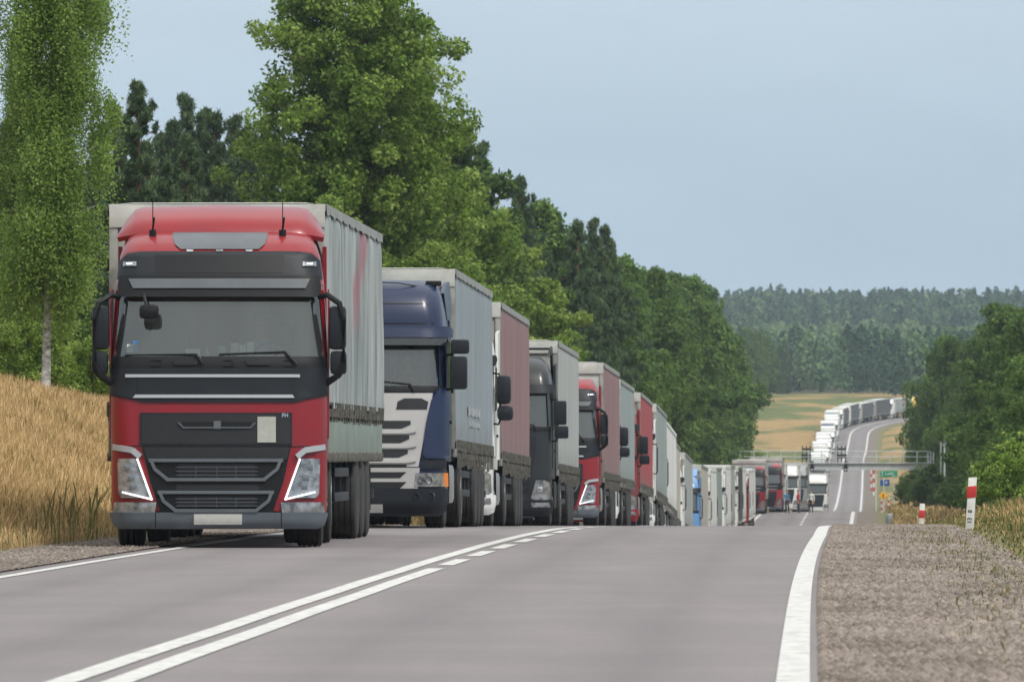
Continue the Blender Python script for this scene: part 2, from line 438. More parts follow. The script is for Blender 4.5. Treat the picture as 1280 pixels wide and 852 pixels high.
M_GRASS = surf_mat('rough_grass_ground', _grass)
def _gravel(t, b):
    b.inputs['Roughness'].default_value = .95
    v = t.nodes.new('ShaderNodeTexVoronoi'); v.inputs['Scale'].default_value = 24
    co = t.nodes.new('ShaderNodeTexCoord'); t.links.new(co.outputs['Object'], v.inputs['Vector'])
    hs = t.nodes.new('ShaderNodeSeparateColor'); t.links.new(v.outputs['Color'], hs.inputs[0])
    c1 = ramp(t, hs.outputs[0], .0, 1.0, (.085, .068, .055), (.22, .185, .155))
    c2 = ramp(t, noise(t, 1.1, 8), .3, .7, (.09, .073, .06), (.18, .15, .125))
    c = mixc(t, .5, c1, c2)
    ad = t.nodes.new('ShaderNodeMath'); ad.operation = 'ADD'
    t.links.new(attr(t, 'veg'), ad.inputs[0]); t.links.new(noise(t, 1.7, 7), ad.inputs[1])
    mk = ramp(t, ad.outputs[0], .98, 1.1, (0, 0, 0), (1, 1, 1))
    g = ramp(t, noise(t, 3, 6), .3, .7, (.075, .085, .032), (.19, .17, .08))
    t.links.new(mixc(t, mk, c, g), b.inputs['Base Color'])
    bump(t, b, v.outputs['Distance'], .8, .02)
M_GRAV = surf_mat('crushed_stone', _gravel)
def _asph(t, b):
    b.inputs['Roughness'].default_value = .8; b.inputs['Specular IOR Level'].default_value = .3
    fine = ramp(t, noise(t, 55, 4), .25, .75, (.160, .148, .150), (.235, .218, .219))
    wear = ramp(t, noise(t, .9, 7, (1, .06, 1)), .3, .72, (.86, .85, .86), (1.06, 1.04, 1.03))
    blot = ramp(t, noise(t, .35, 7), .3, .7, (.90, .90, .91), (1.05, 1.03, 1.03))
    c = mixc(t, 1.0, fine, wear, 'MULTIPLY'); c = mixc(t, 1.0, c, blot, 'MULTIPLY')
    tr = ramp(t, attr(t, 'track'), 0, 1, (1, 1, 1), (.85, .845, .85))
    c = mixc(t, 1.0, c, tr, 'MULTIPLY')
    t.links.new(c, b.inputs['Base Color']); bump(t, b, noise(t, 90, 3), .5, .006)
M_ASPH = surf_mat('worn_asphalt', _asph)
def _line(t, b):
    b.inputs['Roughness'].default_value = .7
    mk = ramp(t, noise(t, 7, 8, (1, .5, 1), .75), .32, .52, (.26, .25, .245), (.52, .52, .50))
    t.links.new(mk, b.inputs['Base Color'])
M_LINE = surf_mat('road_paint', _line)
def _edge(t, b):
    b.inputs['Roughness'].default_value = .9
    t.links.new(ramp(t, noise(t, 20, 5), .3, .7, (.035, .033, .034), (.075, .07, .07)), b.inputs['Base Color'])
M_SEAM = surf_mat('bitumen_seam', _edge)

# terrain: rows follow the road
zz = np.concatenate([np.arange(-60, 760, 2.0), np.arange(760, 2120, 5.0), np.arange(2120, 4000, 40.0), np.arange(4000, 9001, 500.0)])
dc = np.array([-3000, -1500, -700, -400, -250, -170, -120, -90, -70, -55, -45, -37, -31, -26, -22, -19, -17, -15.5, -14, -13, -12, -11.2,
      -10.4, -9.6, -8.8, -8, -7.2, -6.5, -5.9, -5.4, -4.9, -4.5, -3.9, -2, 0, 2, 3.9, 4.5, 5.2, 5.8, 6.4, 7, 7.8, 8.6, 9.4, 10.4, 11.5, 13, 15, 17.5, 20.5,
      24, 28, 34, 42, 52, 65, 85, 110, 150, 220, 350, 600, 1200, 3000.])
GX = cx(zz)[:, None]+dc[None]; GZ = np.repeat(zz[:, None], len(dc), 1)
gh = H(GX.ravel(), GZ.ravel()); dd, pp = dparam(GX.ravel(), GZ.ravel())
zf = GZ.ravel()
dry = np.where(dd < 0, .62*sstep(-dd, 4, 6), .42*sstep(dd, 5, 7))
dry = np.where(zf > 560, .50, dry); dry = np.where((zf > 1100) & (dd < 0), .50+.09*np.sin(zf*.013+dd*.11+2*np.sin(dd*.05)), dry)
dry = np.where((zf > 1500) & (dd < -8), .44+.09*np.sin(dd*.16+zf*.006)+.26*sstep(zf+dd*2, 1760, 1880), dry)
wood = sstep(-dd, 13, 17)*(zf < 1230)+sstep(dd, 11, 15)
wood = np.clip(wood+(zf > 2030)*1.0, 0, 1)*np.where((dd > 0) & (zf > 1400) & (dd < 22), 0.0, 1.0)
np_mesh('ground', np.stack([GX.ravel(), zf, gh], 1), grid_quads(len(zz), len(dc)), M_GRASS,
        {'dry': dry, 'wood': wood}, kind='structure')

def strip(name, dlist, z0, z1, dz, lift, m, kind='structure', attrs=None, wob=None, follow=True, drop=None, parent=None, thick=0):
    zs = np.arange(z0, z1+dz*.5, dz)
    dl = np.array(dlist, float)
    D = np.repeat(dl[None], len(zs), 0); Z = np.repeat(zs[:, None], len(dl), 1)
    if wob is not None: D = D+wob(Z, D)
    h = np.arctan(hd(Z)); X = cx(Z)+D*np.cos(h); Y = Z-D*np.sin(h)
    hgt = (zr(Z.ravel()) if follow else H(X.ravel(), Y.ravel(), raw=True))+lift
    if drop is not None: hgt = hgt-np.tile(np.array(drop), len(zs))
    at = {k: f(Z.ravel(), D.ravel()) for k, f in (attrs or {}).items()}
    return np_mesh(name, np.stack([X.ravel(), Y.ravel(), hgt], 1), grid_quads(len(zs), len(dl)), m, at, kind=kind, parent=parent)
def trk(Z, D):
    a = 0
    for c in (-2.7, -1.0, 1.0, 2.7): a = a+np.exp(-((D-c)/.33)**2)
    return np.clip(a, 0, 1)
strip('road', [-3.86, -3.84, -3.5, -3, -2.7, -2.4, -1.8, -1.3, -1, -.7, -.3, 0, .3, .7, 1, 1.3, 1.8, 2.4, 2.7, 3, 3.5, 3.84, 3.86],
      -58, 2100, 2, 0, M_ASPH, attrs={'track': trk}, drop=[.14]+[0]*21+[.14], wob=lambda Z, D: ew(Z)*(D > 3.3))
def ragged(Z, D):
    return ew(Z)*((D > 0) & (D < 5))+np.where(np.abs(D) > 4, 0, .02*np.sin(Z*.7)+.012*np.sin(Z*1.9+1))
vegR = lambda Z, D: sstep(D, 4.3, 5.7)*.64+.04
vegL = lambda Z, D: np.clip((-D-3.8)/1.7, 0, 1)*.6
dsR = np.concatenate([np.linspace(3.66, 6.9, 20), [7.1]]); dropR = [0.0]*20+[.25]
strip('road_shoulder', dsR, -58, 330, .5, .012, M_GRAV, attrs={'veg': vegR}, follow=False, drop=dropR,
      wob=lambda Z, D: ragged(Z, D))
strip('road_shoulder', np.concatenate([[-6.0], np.linspace(-5.7, -3.78, 14)]), -58, 330, .5, .012, M_GRAV, attrs={'veg': vegL}, follow=False,
      drop=[.25]+[0.0]*14)
strip('road_shoulder', [3.8, 4.5, 5.4, 6.1, 6.3], 332, 2090, 4, .02, M_GRAV, attrs={'veg': vegR}, follow=False, drop=[0, 0, 0, 0, .25])
strip('road_shoulder', [-5.5, -5.3, -4.5, -3.8], 332, 2090, 4, .02, M_GRAV, attrs={'veg': vegL}, follow=False, drop=[.25, 0, 0, 0])

# painted markings
jit = lambda Z, D: .004*np.sin(Z*.5)
strip('road_marking', [-.22, -.06], -58, 300, 1, .006, M_LINE, wob=jit)
strip('road_marking', [.06, .22], -58, 79.6, 1, .006, M_LINE, wob=jit)
k = 0
z = 82.0
dash_v, dash_q, dash_at = [], [], 0
def dash(z0, z1, d0, d1):
    global dash_at
    zs = np.linspace(z0, z1, 4)
    for zq in zs:
        hh = math.atan(hd(zq))
        for d in (d0, d1):
            dash_v.append((cx(zq)+d*math.cos(hh), zq-d*math.sin(hh), zr(zq)+.006))
    for i in range(3): dash_q.append((dash_at+2*i, dash_at+2*i+1, dash_at+2*i+3, dash_at+2*i+2))
    dash_at += 8
while z < 300:
    dash(z, z+4.2, .06, .22); z += 6.6
z = 560
while z < 1100:
    dash(z, z+6, -.08, .08); z += 11
np_mesh('road_marking', np.array(dash_v), np.array(dash_q), M_LINE, kind='structure')
strip('road_marking', [-.16, .16], 1100, 2090, 4, .02, M_LINE)
strip('road_marking', [3.375, 3.545], -58, 330, .5, .006, M_LINE, wob=lambda Z, D: ew(Z))
strip('road_marking', [3.3, 3.56], 332, 2090, 4, .012, M_LINE)
strip('road_marking', [-3.56, -3.44], -58, 330, 1, .006, M_LINE, wob=jit)
strip('road_marking', [-3.56, -3.36], 332, 2090, 4, .012, M_LINE)
# tar seam across the road on the crest and at the second rise
for zc_ in (138.5, 597):
    zs = np.linspace(-3.7, 3.7, 40)
    vv = []
    for i, d in enumerate(zs):
        for q in (0, 1):
            zq = zc_+.15*math.sin(d*5)+(.28 if zc_ < 200 else 1.2)*q
            vv.append((cx(zq)+d, zq, zr(zq)+.004))
    np_mesh('road_seam', np.array(vv), np.array([(2*i, 2*i+1, 2*i+3, 2*i+2) for i in range(39)]), M_SEAM, kind='structure')

pn = lambda x, y, s: (np.sin(x*s+2*np.sin(y*s*.7))*np.cos(y*s*1.3+x*s*.4)+1)/2
# loose stones on the shoulders (nobody could count them): one mesh of many small stones
def stones(name, n, zlo, zhi, dlo, dhi, smin, smax, m, pw=1.6):
    z = zlo+(zhi-zlo)*rng.random(n)**pw; d = dlo+(dhi-dlo)*(rng.random(n)**1.35 if dlo > 0 else rng.random(n)); d = np.where((dlo > 0), np.maximum(d, dlo+ew(z)), d)
    h = np.arctan(hd(z)); x = cx(z)+d*np.cos(h); y = z-d*np.sin(h)
    s = smin+(smax-smin)*rng.random(n)**2.5
    base = np.array([(1, 0, 0), (.3, .95, 0), (-.8, .6, 0), (-.9, -.5, 0), (.2, -1, 0), (.05, .1, .75), (.1, 0, -.5)])
    th = rng.random(n)*6.28; c, sn = np.cos(th), np.sin(th)
    j = 1+.35*(rng.random((n, 7, 3))-.5)
    b = base[None]*j*s[:, None, None]
    bx = b[..., 0]*c[:, None]-b[..., 1]*sn[:, None]; by = b[..., 0]*sn[:, None]+b[..., 1]*c[:, None]
    g = H(x, y, raw=True)+.012
    V = np.stack([bx+x[:, None], by+y[:, None], b[..., 2]+g[:, None]+s[:, None]*.15], -1).reshape(-1, 3)
    f = np.array([(i, (i+1) % 5, 5) for i in range(5)]+[((i+1) % 5, i, 6) for i in range(5)])
    F = (f[None]+np.arange(n)[:, None, None]*7).reshape(-1, 3)
    o = np_mesh(name, V, F, m, {'tint': np.repeat(np.clip(rng.random(n)*.75+.4*(pn(x*2.3, y*.6, 1.1)-.35), 0, 1), 7)}, smooth=False, kind='stuff')
    return o
def _stone(t, b):
    b.inputs['Roughness'].default_value = .9
    t.links.new(ramp(t, attr(t, 'tint'), 0, 1, (.10, .080, .066), (.29, .245, .21)), b.inputs['Base Color'])
M_STONE = surf_mat('loose_stone', _stone)
tag(stones('gravel', 80000, 38, 150, 3.62, 5.85, .006, .036, M_STONE), 'loose crushed stones on the right shoulder', 'gravel')
tag(stones('gravel', 16000, 66, 150, -5.9, -3.75, .008, .026, M_STONE, 1.2), 'loose gravel on the left shoulder before the lead truck', 'gravel')

# grass blades
def _blade(t, b):
    b.inputs['Roughness'].default_value = .8; b.inputs['Specular IOR Level'].default_value = .2
    a = attr(t, 'tint')
    r = t.nodes.new('ShaderNodeValToRGB'); e = r.color_ramp.elements
    e[0].position = 0; e[0].color = (.055, .085, .025, 1); e[1].position = 1; e[1].color = (.60, .44, .24, 1)
    for p, c in ((.25, (.12, .14, .045)), (.45, (.27, .20, .085)), (.7, (.46, .315, .145))):
        q = e.new(p); q.color = (*c, 1)
    t.links.new(a, r.inputs[0]); t.links.new(r.outputs[0], b.inputs['Base Color'])
    tr = t.nodes.new('ShaderNodeBsdfTranslucent'); t.links.new(r.outputs[0], tr.inputs[0])
    m = t.nodes.new('ShaderNodeMixShader'); m.inputs[0].default_value = .3
    o = t.nodes['Material Output']; t.links.new(b.outputs[0], m.inputs[1]); t.links.new(tr.outputs[0], m.inputs[2]); t.links.new(m.outputs[0], o.inputs[0])
M_BLADE = surf_mat('grass_blades', _blade)
def blades(name, n, zf_, df_, hf, tintf, wid=.006, lab=None):
    z = zf_(n); d = df_(n, z)
    h = np.arctan(hd(z)); x = cx(z)+d*np.cos(h); y = z-d*np.sin(h)
    keep = np.ones(n, bool)
    g = np.where((d < 6.7) & (d > -5.8), H(x, y, raw=True), H(x, y))
    L = hf(n, d, z)*(.55+.6*rng.random(n)); az = rng.random(n)*6.283; lean = L*(.1+.6*rng.random(n)**1.5)
    w_ = wid*(.6+.9*rng.random(n))*np.maximum(1, z/110)
    sx, sy = np.cos(az+1.57), np.sin(az+1.57)
    lx, ly = np.cos(az)*lean, np.sin(az)*lean
    P = lambda f, hh, s: np.stack([x+lx*f*f+sx*w_*s, y+ly*f*f+sy*w_*s, g-.03+L*hh], -1)
    V = np.stack([P(0, 0, -1), P(0, 0, 1), P(.55, .55, .8), P(.55, .55, -.8), P(.85, .86, 1.25), P(.85, .86, -1.25), P(1, 1, .15), P(1, 1, -.15)], 1).reshape(-1, 3)
    q = np.array([(0, 1, 2, 3), (3, 2, 4, 5), (5, 4, 6, 7)])
    F = (q[None]+np.arange(n)[:, None, None]*8).reshape(-1, 4)
    o = np_mesh(name, V, F, M_BLADE, {'tint': np.repeat(np.clip(tintf(n, x, y, d), 0, 1), 8)}, kind='stuff')
    return tag(o, lab, 'grass')
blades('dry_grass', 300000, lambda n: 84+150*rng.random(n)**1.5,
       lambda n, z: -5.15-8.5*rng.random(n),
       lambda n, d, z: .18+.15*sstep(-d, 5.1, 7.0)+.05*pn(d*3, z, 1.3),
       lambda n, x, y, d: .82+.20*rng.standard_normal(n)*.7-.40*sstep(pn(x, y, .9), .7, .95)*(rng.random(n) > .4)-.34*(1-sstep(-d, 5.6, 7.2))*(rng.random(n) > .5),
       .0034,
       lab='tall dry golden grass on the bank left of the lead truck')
blades('verge_grass', 70000, lambda n: 52+230*rng.random(n)**1.3,
       lambda n, z: 5.05+.2*np.sin(z*.6)+.15*np.sin(z*2.1)+6.0*rng.random(n)**1.15,
       lambda n, d, z: .06+.28*sstep(d, 5.5, 8.0)*(.5+pn(d*2, z, .8)),
       lambda n, x, y, d: .30+.2*rng.standard_normal(n)+.34*(pn(x, y, .35) > .62)*sstep(d, 6.3, 7),
       lab='green and straw coloured verge grass right of the gravel shoulder')
blades('verge_grass', 2600, lambda n: 44+75*rng.random(n), lambda n, z: 4.5+1.0*rng.random(n)**.6,
       lambda n, d, z: (.03+.10*rng.random(n))*(pn(d*4, z, .9) > .45), lambda n, x, y, d: .2+.22*rng.random(n), .004, lab='small green weeds growing in the gravel at the right')
blades('verge_grass', 24000, lambda n: 560+180*rng.random(n),
       lambda n, z: 6.1+9*rng.random(n),
       lambda n, d, z: .25+.5*rng.random(n),
       lambda n, x, y, d: .62+.25*rng.standard_normal(n), lab='straw coloured roadside grass below the signs at the second rise')
blades('weeds', 40, lambda n: 98+6*rng.random(n),
       lambda n, z: -5.1-.35*rng.random(n), lambda n, d, z: .70+0*d, lambda n, x, y, d: .22+.15*rng.random(n), .008,
       lab='dark green weeds at the foot of the dry bank beside the lead truck')

# ------------------------------------------------------------------ trucks
class Cab:
    def __init__(s, prof, hw, bow=.10, rc=.26, back=2.28):
        s.prof = prof; s.hwp = hw; s.bow = bow; s.rc = rc; s.back = back
    def f(s, z): return float(np.interp(z, [a for a, b in s.prof], [b for a, b in s.prof]))
    def hw(s, z): return float(np.interp(z, [a for a, b in s.hwp], [b for a, b in s.hwp]))
    def y(s, x, z):
        hw = s.hw(z); ax = min(abs(x), hw); r = s.rc
        y = s.f(z)+s.bow*(ax/hw)**2
        if ax > hw-r:
            t = ax-(hw-r); y += (r-math.sqrt(max(r*r-t*t, 0)))*1.15
        return y
    def shell(s, bm, zs, back=None, mi=0, cap=True, bottom=True):
        back = back or s.back
        loops = []
        for z in zs:
            hw = s.hw(z); r = s.rc
            xs = [-hw]+[-(hw-r)-r*math.sin(a) for a in (1.35, 1.1, .85, .6, .35, .15)]+list(np.linspace(-(hw-r), hw-r, 11))
            xs += [-x for x in xs[6:0:-1]]+[hw]
            ps = [(-hw+.03, back, z)]+[(-hw, back-.06, z)]+[(-hw, y, z) for y in np.linspace(back-.3, s.y(hw, z)+.3, 4)]
            ps += [(x, s.y(x, z), z) for x in xs]
            ps += [(hw, y, z) for y in np.linspace(s.y(hw, z)+.3, back-.3, 4)]+[(hw, back-.06, z), (hw-.03, back, z)]
            loops.append([bm.verts.new(p) for p in ps])
        n = len(loops[0])
        for i in range(len(loops)-1):
            for k in range(n):
                bm.faces.new((loops[i][k], loops[i][(k+1) % n], loops[i+1][(k+1) % n], loops[i+1][k])).material_index = mi
        if cap: bm.faces.new(loops[-1]).material_index = mi
        if bottom: bm.faces.new(loops[0]).material_index = mi
    def panel(s, bm, rows, proud=.012, nx=14, mi=0, depth=.03, nz=3, rim=0):
        """a plate that follows the cab's front; rows = (z, xl, xr) from top to bottom"""
        rr = []
        for i in range(len(rows)-1):
            for k in range(nz):
                t = k/nz
                rr.append(tuple(rows[i][j]*(1-t)+rows[i+1][j]*t for j in range(3)))
        rr.append(rows[-1])
        F, B = [], []
        for (z, a, b) in rr:
            if b-a > 1.5: xs = [(a+b)/2+(b-a)/2*math.sin(math.pi/2*(2*k/nx-1)) for k in range(nx+1)]
            else: xs = [a+(b-a)*k/nx for k in range(nx+1)]
            fr, br = [], []
            for x in xs:
                y_ = s.y(x, z); e_ = .004
                g_ = max(-3.0, min(3.0, (s.y(x+e_, z)-s.y(x-e_, z))/(2*e_))) if abs(x) > s.hw(z)-s.rc-.02 else 0.0
                if abs(x)+e_ >= s.hw(z): g_ = math.copysign(3.0, x)
                L_ = math.sqrt(1+g_*g_)
                fr.append(bm.verts.new((x+proud*g_/L_, y_-proud/L_, z)))
                br.append(bm.verts.new((x+(proud-depth)*g_/L_, y_-(proud-depth)/L_, z)))
            F.append(fr); B.append(br)
        for i in range(len(rr)-1):
            for k in range(nx):
                bm.faces.new((F[i][k], F[i][k+1], F[i+1][k+1], F[i+1][k])).material_index = mi
            for q in (0, nx):
                bm.faces.new((F[i][q], F[i+1][q], B[i+1][q], B[i][q])).material_index = mi
        for q in (0, -1):
            for k in range(nx):
                bm.faces.new((F[q][k], F[q][k+1], B[q][k+1], B[q][k])).material_index = mi
    def part(s, name, rows, m, parent, proud=.012, mirror=False, **kw):
        out = []
        for sg in ((1, -1) if mirror else (1,)):
            bm = NB()
            rw = rows if sg == 1 else [(z, -b, -a) for z, a, b in rows]
            s.panel(bm, rw, proud, **kw)
            out.append(obj(name, bm, m, parent))
        return out
    def bar(s, bm, pts, half, proud, depth=.03, mi=0):
        """a raised bar along points (x, z) on the front"""
        for (x0, z0), (x1, z1) in zip(pts, pts[1:]):
            n = max(2, int(abs(x1-x0)/.12)+1)
            L = math.hypot(x1-x0, z1-z0); nx_, nz_ = -(z1-z0)/L*half, (x1-x0)/L*half
            A = []
            for i in range(n+1):
                t = (i/n)*1.04-.02
                x = x0+(x1-x0)*t; z = z0+(z1-z0)*t
                row = []
                for (q, pr) in ((1, 0), (.8, proud), (-.8, proud), (-1, 0)):
                    xx, zz_ = x+nx_*q, z+nz_*q
                    row.append(bm.verts.new((xx, s.y(xx, zz_)-pr+(.0 if pr else .01), zz_)))
                A.append(row)
            for i in range(n):
                for k in range(3): bm.faces.new((A[i][k], A[i][k+1], A[i+1][k+1], A[i+1][k])).material_index = mi
            bm.faces.new(A[0]).material_index = mi; bm.faces.new(A[-1]).material_index = mi

def wheel(parent, x, y, sg, dual=False, rimdeep=False, trac=False):
    r = .515
    bm = NB()
    def tyre(x0, w):
        g = [(-w/2, .30), (-w/2, r-.06), (-w/2+.02, r-.015), (-w/2+.045, r)]
        for c in (-.3, -.1, .1, .3): g += [(c*w-.008, r), (c*w-.006, r-.014), (c*w+.006, r-.014), (c*w+.008, r)]
        g += [(w/2-.045, r), (w/2-.02, r-.015), (w/2, r-.06), (w/2, .30)]
        lathe_x(bm, g, x0, 0, 0, 40)
    if dual: tyre(-sg*.30+sg*.14, .27); tyre(sg*.14, .27)
    else: tyre(0, .31 if not trac else .36)
    o = obj('wheel', bm, M_RUB, parent, 35); o.location = (x, y, r)
    bm = NB(); w = .15 if not dual else .275
    if rimdeep: pr = [(sg*(w-.02), .295), (sg*(w+.005), .29), (sg*(w-.02), .27), (sg*(w-.15), .24), (sg*(w-.16), .12), (sg*(w-.06), .11), (sg*(w-.05), 0.001)]
    else: pr = [(sg*(w-.02), .295), (sg*(w+.005), .29), (sg*(w-.01), .26), (sg*(w-.01), .14), (sg*(w+.03), .12), (sg*(w+.04), 0.001)]
    lathe_x(bm, pr, 0, 0, 0, 28)
    for k in range(10):
        a = k*math.pi/5
        box(bm, (sg*(w-(.15 if rimdeep else 0)), .165*math.cos(a), .165*math.sin(a)), (.04, .028, .028))
    rm = obj('rim', bm, M_RIM, o, 35)
    return o

def trailer(root, y0, col, style='plain', roof_z=4.0, L=13.6, boards=False, simple=False, hw=1.275, front=None, pleat=1.0):
    """semi-trailer with curtain sides; y0 = its front wall"""
    zb = 1.62 if boards else 1.30
    y1 = y0+L
    bm = NB()
    box(bm, (0, (y0+y1)/2, 1.19), (2.40, L-.1, .14))
    box(bm, (0, y0+.03, (1.2+roof_z)/2), (2*hw-.06, .06, roof_z-1.26), bev=.02)
    body = obj('trailer_body', bm, front or M_BHEAD, root)
    body_m = body
    # bulkhead ribs of the front wall
    bm = NB()
    for sx in (-1, 1): box(bm, (sx*(hw-.055), y0-.012, (1.2+roof_z)/2), (.10, .035, roof_z-1.22), bev=.01)
    box(bm, (0, y0-.014, roof_z-.07), (2*hw-.24, .03, .10))
    box(bm, (0, y0-.014, 1.28), (2*hw-.24, .03, .12))
    obj('front_frame', bm, M_RAIL, body)
    bm = NB(); box(bm, (0, y0-.036, roof_z-.15), (2*hw-.01, .02, .27), bev=.006); obj('tarp_fold', bm, M_ROOF, body)
    # roof tarp, slightly slack between bows
    bm = NB(); ny, nx = 40, 10
    G = []
    for i in range(ny+1):
        y = y0-.01+(L+.02)*i/ny; row = []
        for j in range(nx+1):
            x = -hw+.01+(2*hw-.02)*j/nx
            e = min(1, (1-abs(x)/hw)*6)
            row.append(bm.verts.new((x, y, roof_z-.015+(.012+.02*math.sin(i*math.pi/2.0))*e)))
        G.append(row)
    for i in range(ny):
        for j in range(nx): bm.faces.new((G[i][j], G[i][j+1], G[i+1][j+1], G[i+1][j]))
    obj('roof', bm, M_ROOF, body)
    bm = NB()
    for sx in (-1, 1):
        box(bm, (sx*(hw-.015), (y0+y1)/2, roof_z-.055), (.05, L, .085), bev=.008)
        # slack hem of the roof tarp hanging over the rail in shallow scallops
        n = 60; prev = None
        for i in range(n+1):
            y = y0+L*i/n; q = .05+.028*abs(math.sin(i*.52+sx))+.01*math.sin(i*1.9)
            a = bm.verts.new((sx*(hw+.014), y, roof_z-.01)); b2 = bm.verts.new((sx*(hw+.020), y, roof_z-.06-q))
            if prev: bm.faces.new((prev[0], a, b2, prev[1]))
            prev = (a, b2)
    obj('roof_rail', bm, M_RAIL, body)
    # curtains
    rr = random.Random(5)
    for sx in (-1, 1):
        bm = NB(); ny, nz = (150, 14) if not simple else (60, 4)
        G = []
        for i in range(ny+1):
            y = y0+.05+(L-.1)*i/ny; row = []
            for j in range(nz+1):
                t = j/nz; z = zb+(roof_z-.10-zb)*t
                w_ = math.sin(y*7.3+math.sin(y*1.7)*2)*.55+math.sin(y*15.1+1.3*math.sin(z*1.3))*.3+math.sin(y*3.1+z*.8)*.5
                amp = (.012 if not boards else .022)*pleat*(1-.35*abs(2*t-1))
                if t > .97: amp *= .3
                if j == 0: amp *= 1.6
                row.append(bm.verts.new((sx*(hw+.004+amp*w_-(0.01 if t == 1 else 0)), y, z+(.012*math.sin(y*9) if j == 0 else 0))))
            G.append(row)
        for i in range(ny):
            for j in range(nz): bm.faces.new((G[i][j], G[i][j+1], G[i+1][j+1], G[i+1][j]))
        obj('curtain', bm, col, body)
        # strap and buckle row under the curtain
        bm = NB(); zt = zb
        n = 24 if not simple else 10
        ns = n*4; prev = None
        for i in range(ns+1):
            y = y0+.06+(L-.12)*i/ns
            dz = .03*math.sin(i*1.7)+.02*math.sin(i*4.3)
            a = bm.verts.new((sx*(hw+.012+.008*math.sin(i*2.2)), y, zt+.05)); b2 = bm.verts.new((sx*(hw+.012+.016*math.sin(i*1.3)), y, zt-(.13 if boards else .20)+dz))
            if prev: bm.faces.new((prev[0], a, b2, prev[1]))
            prev = (a, b2)
        for i in range(n):
            y = y0+.3+(L-.6)*i/(n-1)+rr.uniform(-.05, .05)
            box(bm, (sx*(hw+.035), y, zt-.02), (.03, .05, .17), rot=None)
            box(bm, (sx*(hw+.03), y+.02, zt-(.11 if boards else .22)), (.02, .035, (.13 if boards else .26)+rr.uniform(-.05, .08 if not boards else .02)))
        obj('strap_row', bm, M_STRAP, body)
        if boards:
            bm = NB(); nb_ = 9
            for i in range(nb_):
                ya = y0+.03+(L-.06)*i/nb_; yb = y0+.03+(L-.06)*(i+1)/nb_
                box(bm, (sx*(hw-.004), (ya+yb)/2, 1.26), (.03, yb-ya-.012, .42), bev=.004)
            obj('side_board', bm, M_BOARD, body)
            bm = NB()
            for i in range(46):
                y = y0+.15+(L-.3)*i/45
                box(bm, (sx*(hw+.005), y, 1.035+.012*math.sin(i*2.1)), (.05, .10, .10), bev=.01)
            box(bm, (sx*(hw-.02), (y0+y1)/2, 1.055), (.07, L-.1, .06))
            obj('strap_row', bm, M_STRAP, body)
        else:
            bm = NB(); box(bm, (sx*(hw-.015), (y0+y1)/2, 1.16), (.06, L-.02, .13), bev=.01)
            obj('side_rail', bm, M_RAIL if style != 'dark' else M_CHS, body)
    # rear
    bm = NB()
    for sx in (-1, 1): box(bm, (sx*(hw/2), y1-.015, (1.2+roof_z)/2), (hw-.03, .05, roof_z-1.3), bev=.012)
    rd = obj('rear_door', bm, M_BHEAD, body)
    bm = NB()
    for x in (-.35, -.12, .12, .35): tube(bm, [(x, y1+.025, 1.3), (x, y1+.025, roof_z-.15)], .014, 6)
    obj('locking_rod', bm, M_ALU, rd)
    for sx in (-1, 1):
        bm = NB(); box(bm, (sx*.90, y1-.02, .92), (.42, .06, .12), bev=.015); obj('tail_light', bm, M_REDL, body)
    # running gear
    bm = NB()
    for sx in (-1, 1):
        box(bm, (sx*.45, (y0+y1)/2+.5, .99), (.10, L-1.4, .28))
    for yy in np.arange(y0+1.2, y1-.2, .8): box(bm, (0, yy, 1.08), (2.35, .07, .08))
    box(bm, (0, y1-.12, .55), (2.35, .09, .12)); 
    for sx in (-1, 1):
        box(bm, (sx*.6, y1-.14, .78), (.08, .08, .42))
        box(bm, (sx*1.05, y0+2.7, .62), (.09, .12, .95)); box(bm, (sx*1.05, y0+2.7, .16), (.26, .24, .04))
    ch = obj('trailer_chassis', bm, M_CHS, root)
    for sx in (-1, 1):
        bm = NB()
        for zq in (.55, .85): box(bm, (sx*1.19, y0+5.0, zq), (.03, 3.2, .11), bev=.006)
        for yy in (y0+3.6, y0+5.0, y0+6.4): box(bm, (sx*1.17, yy, .80), (.04, .05, .62))
        obj('side_guard', bm, M_DGR, ch)
    bm = NB(); box(bm, (.85, y0+4.2, .72), (.55, .9, .5), bev=.02); obj('tool_box', bm, M_DGR, ch)
    for yy in (y0+7.75, y0+9.06, y0+10.37):
        for sx in (-1, 1):
            wheel(root, sx*1.08, yy, sx, rimdeep=True, trac=True)
    for sx in (-1, 1):
        bm = NB(); box(bm, (sx*1.05, y0+11.2, .62), (.40, .02, .55)); obj('mudflap', bm, M_BLK, ch)
    return body

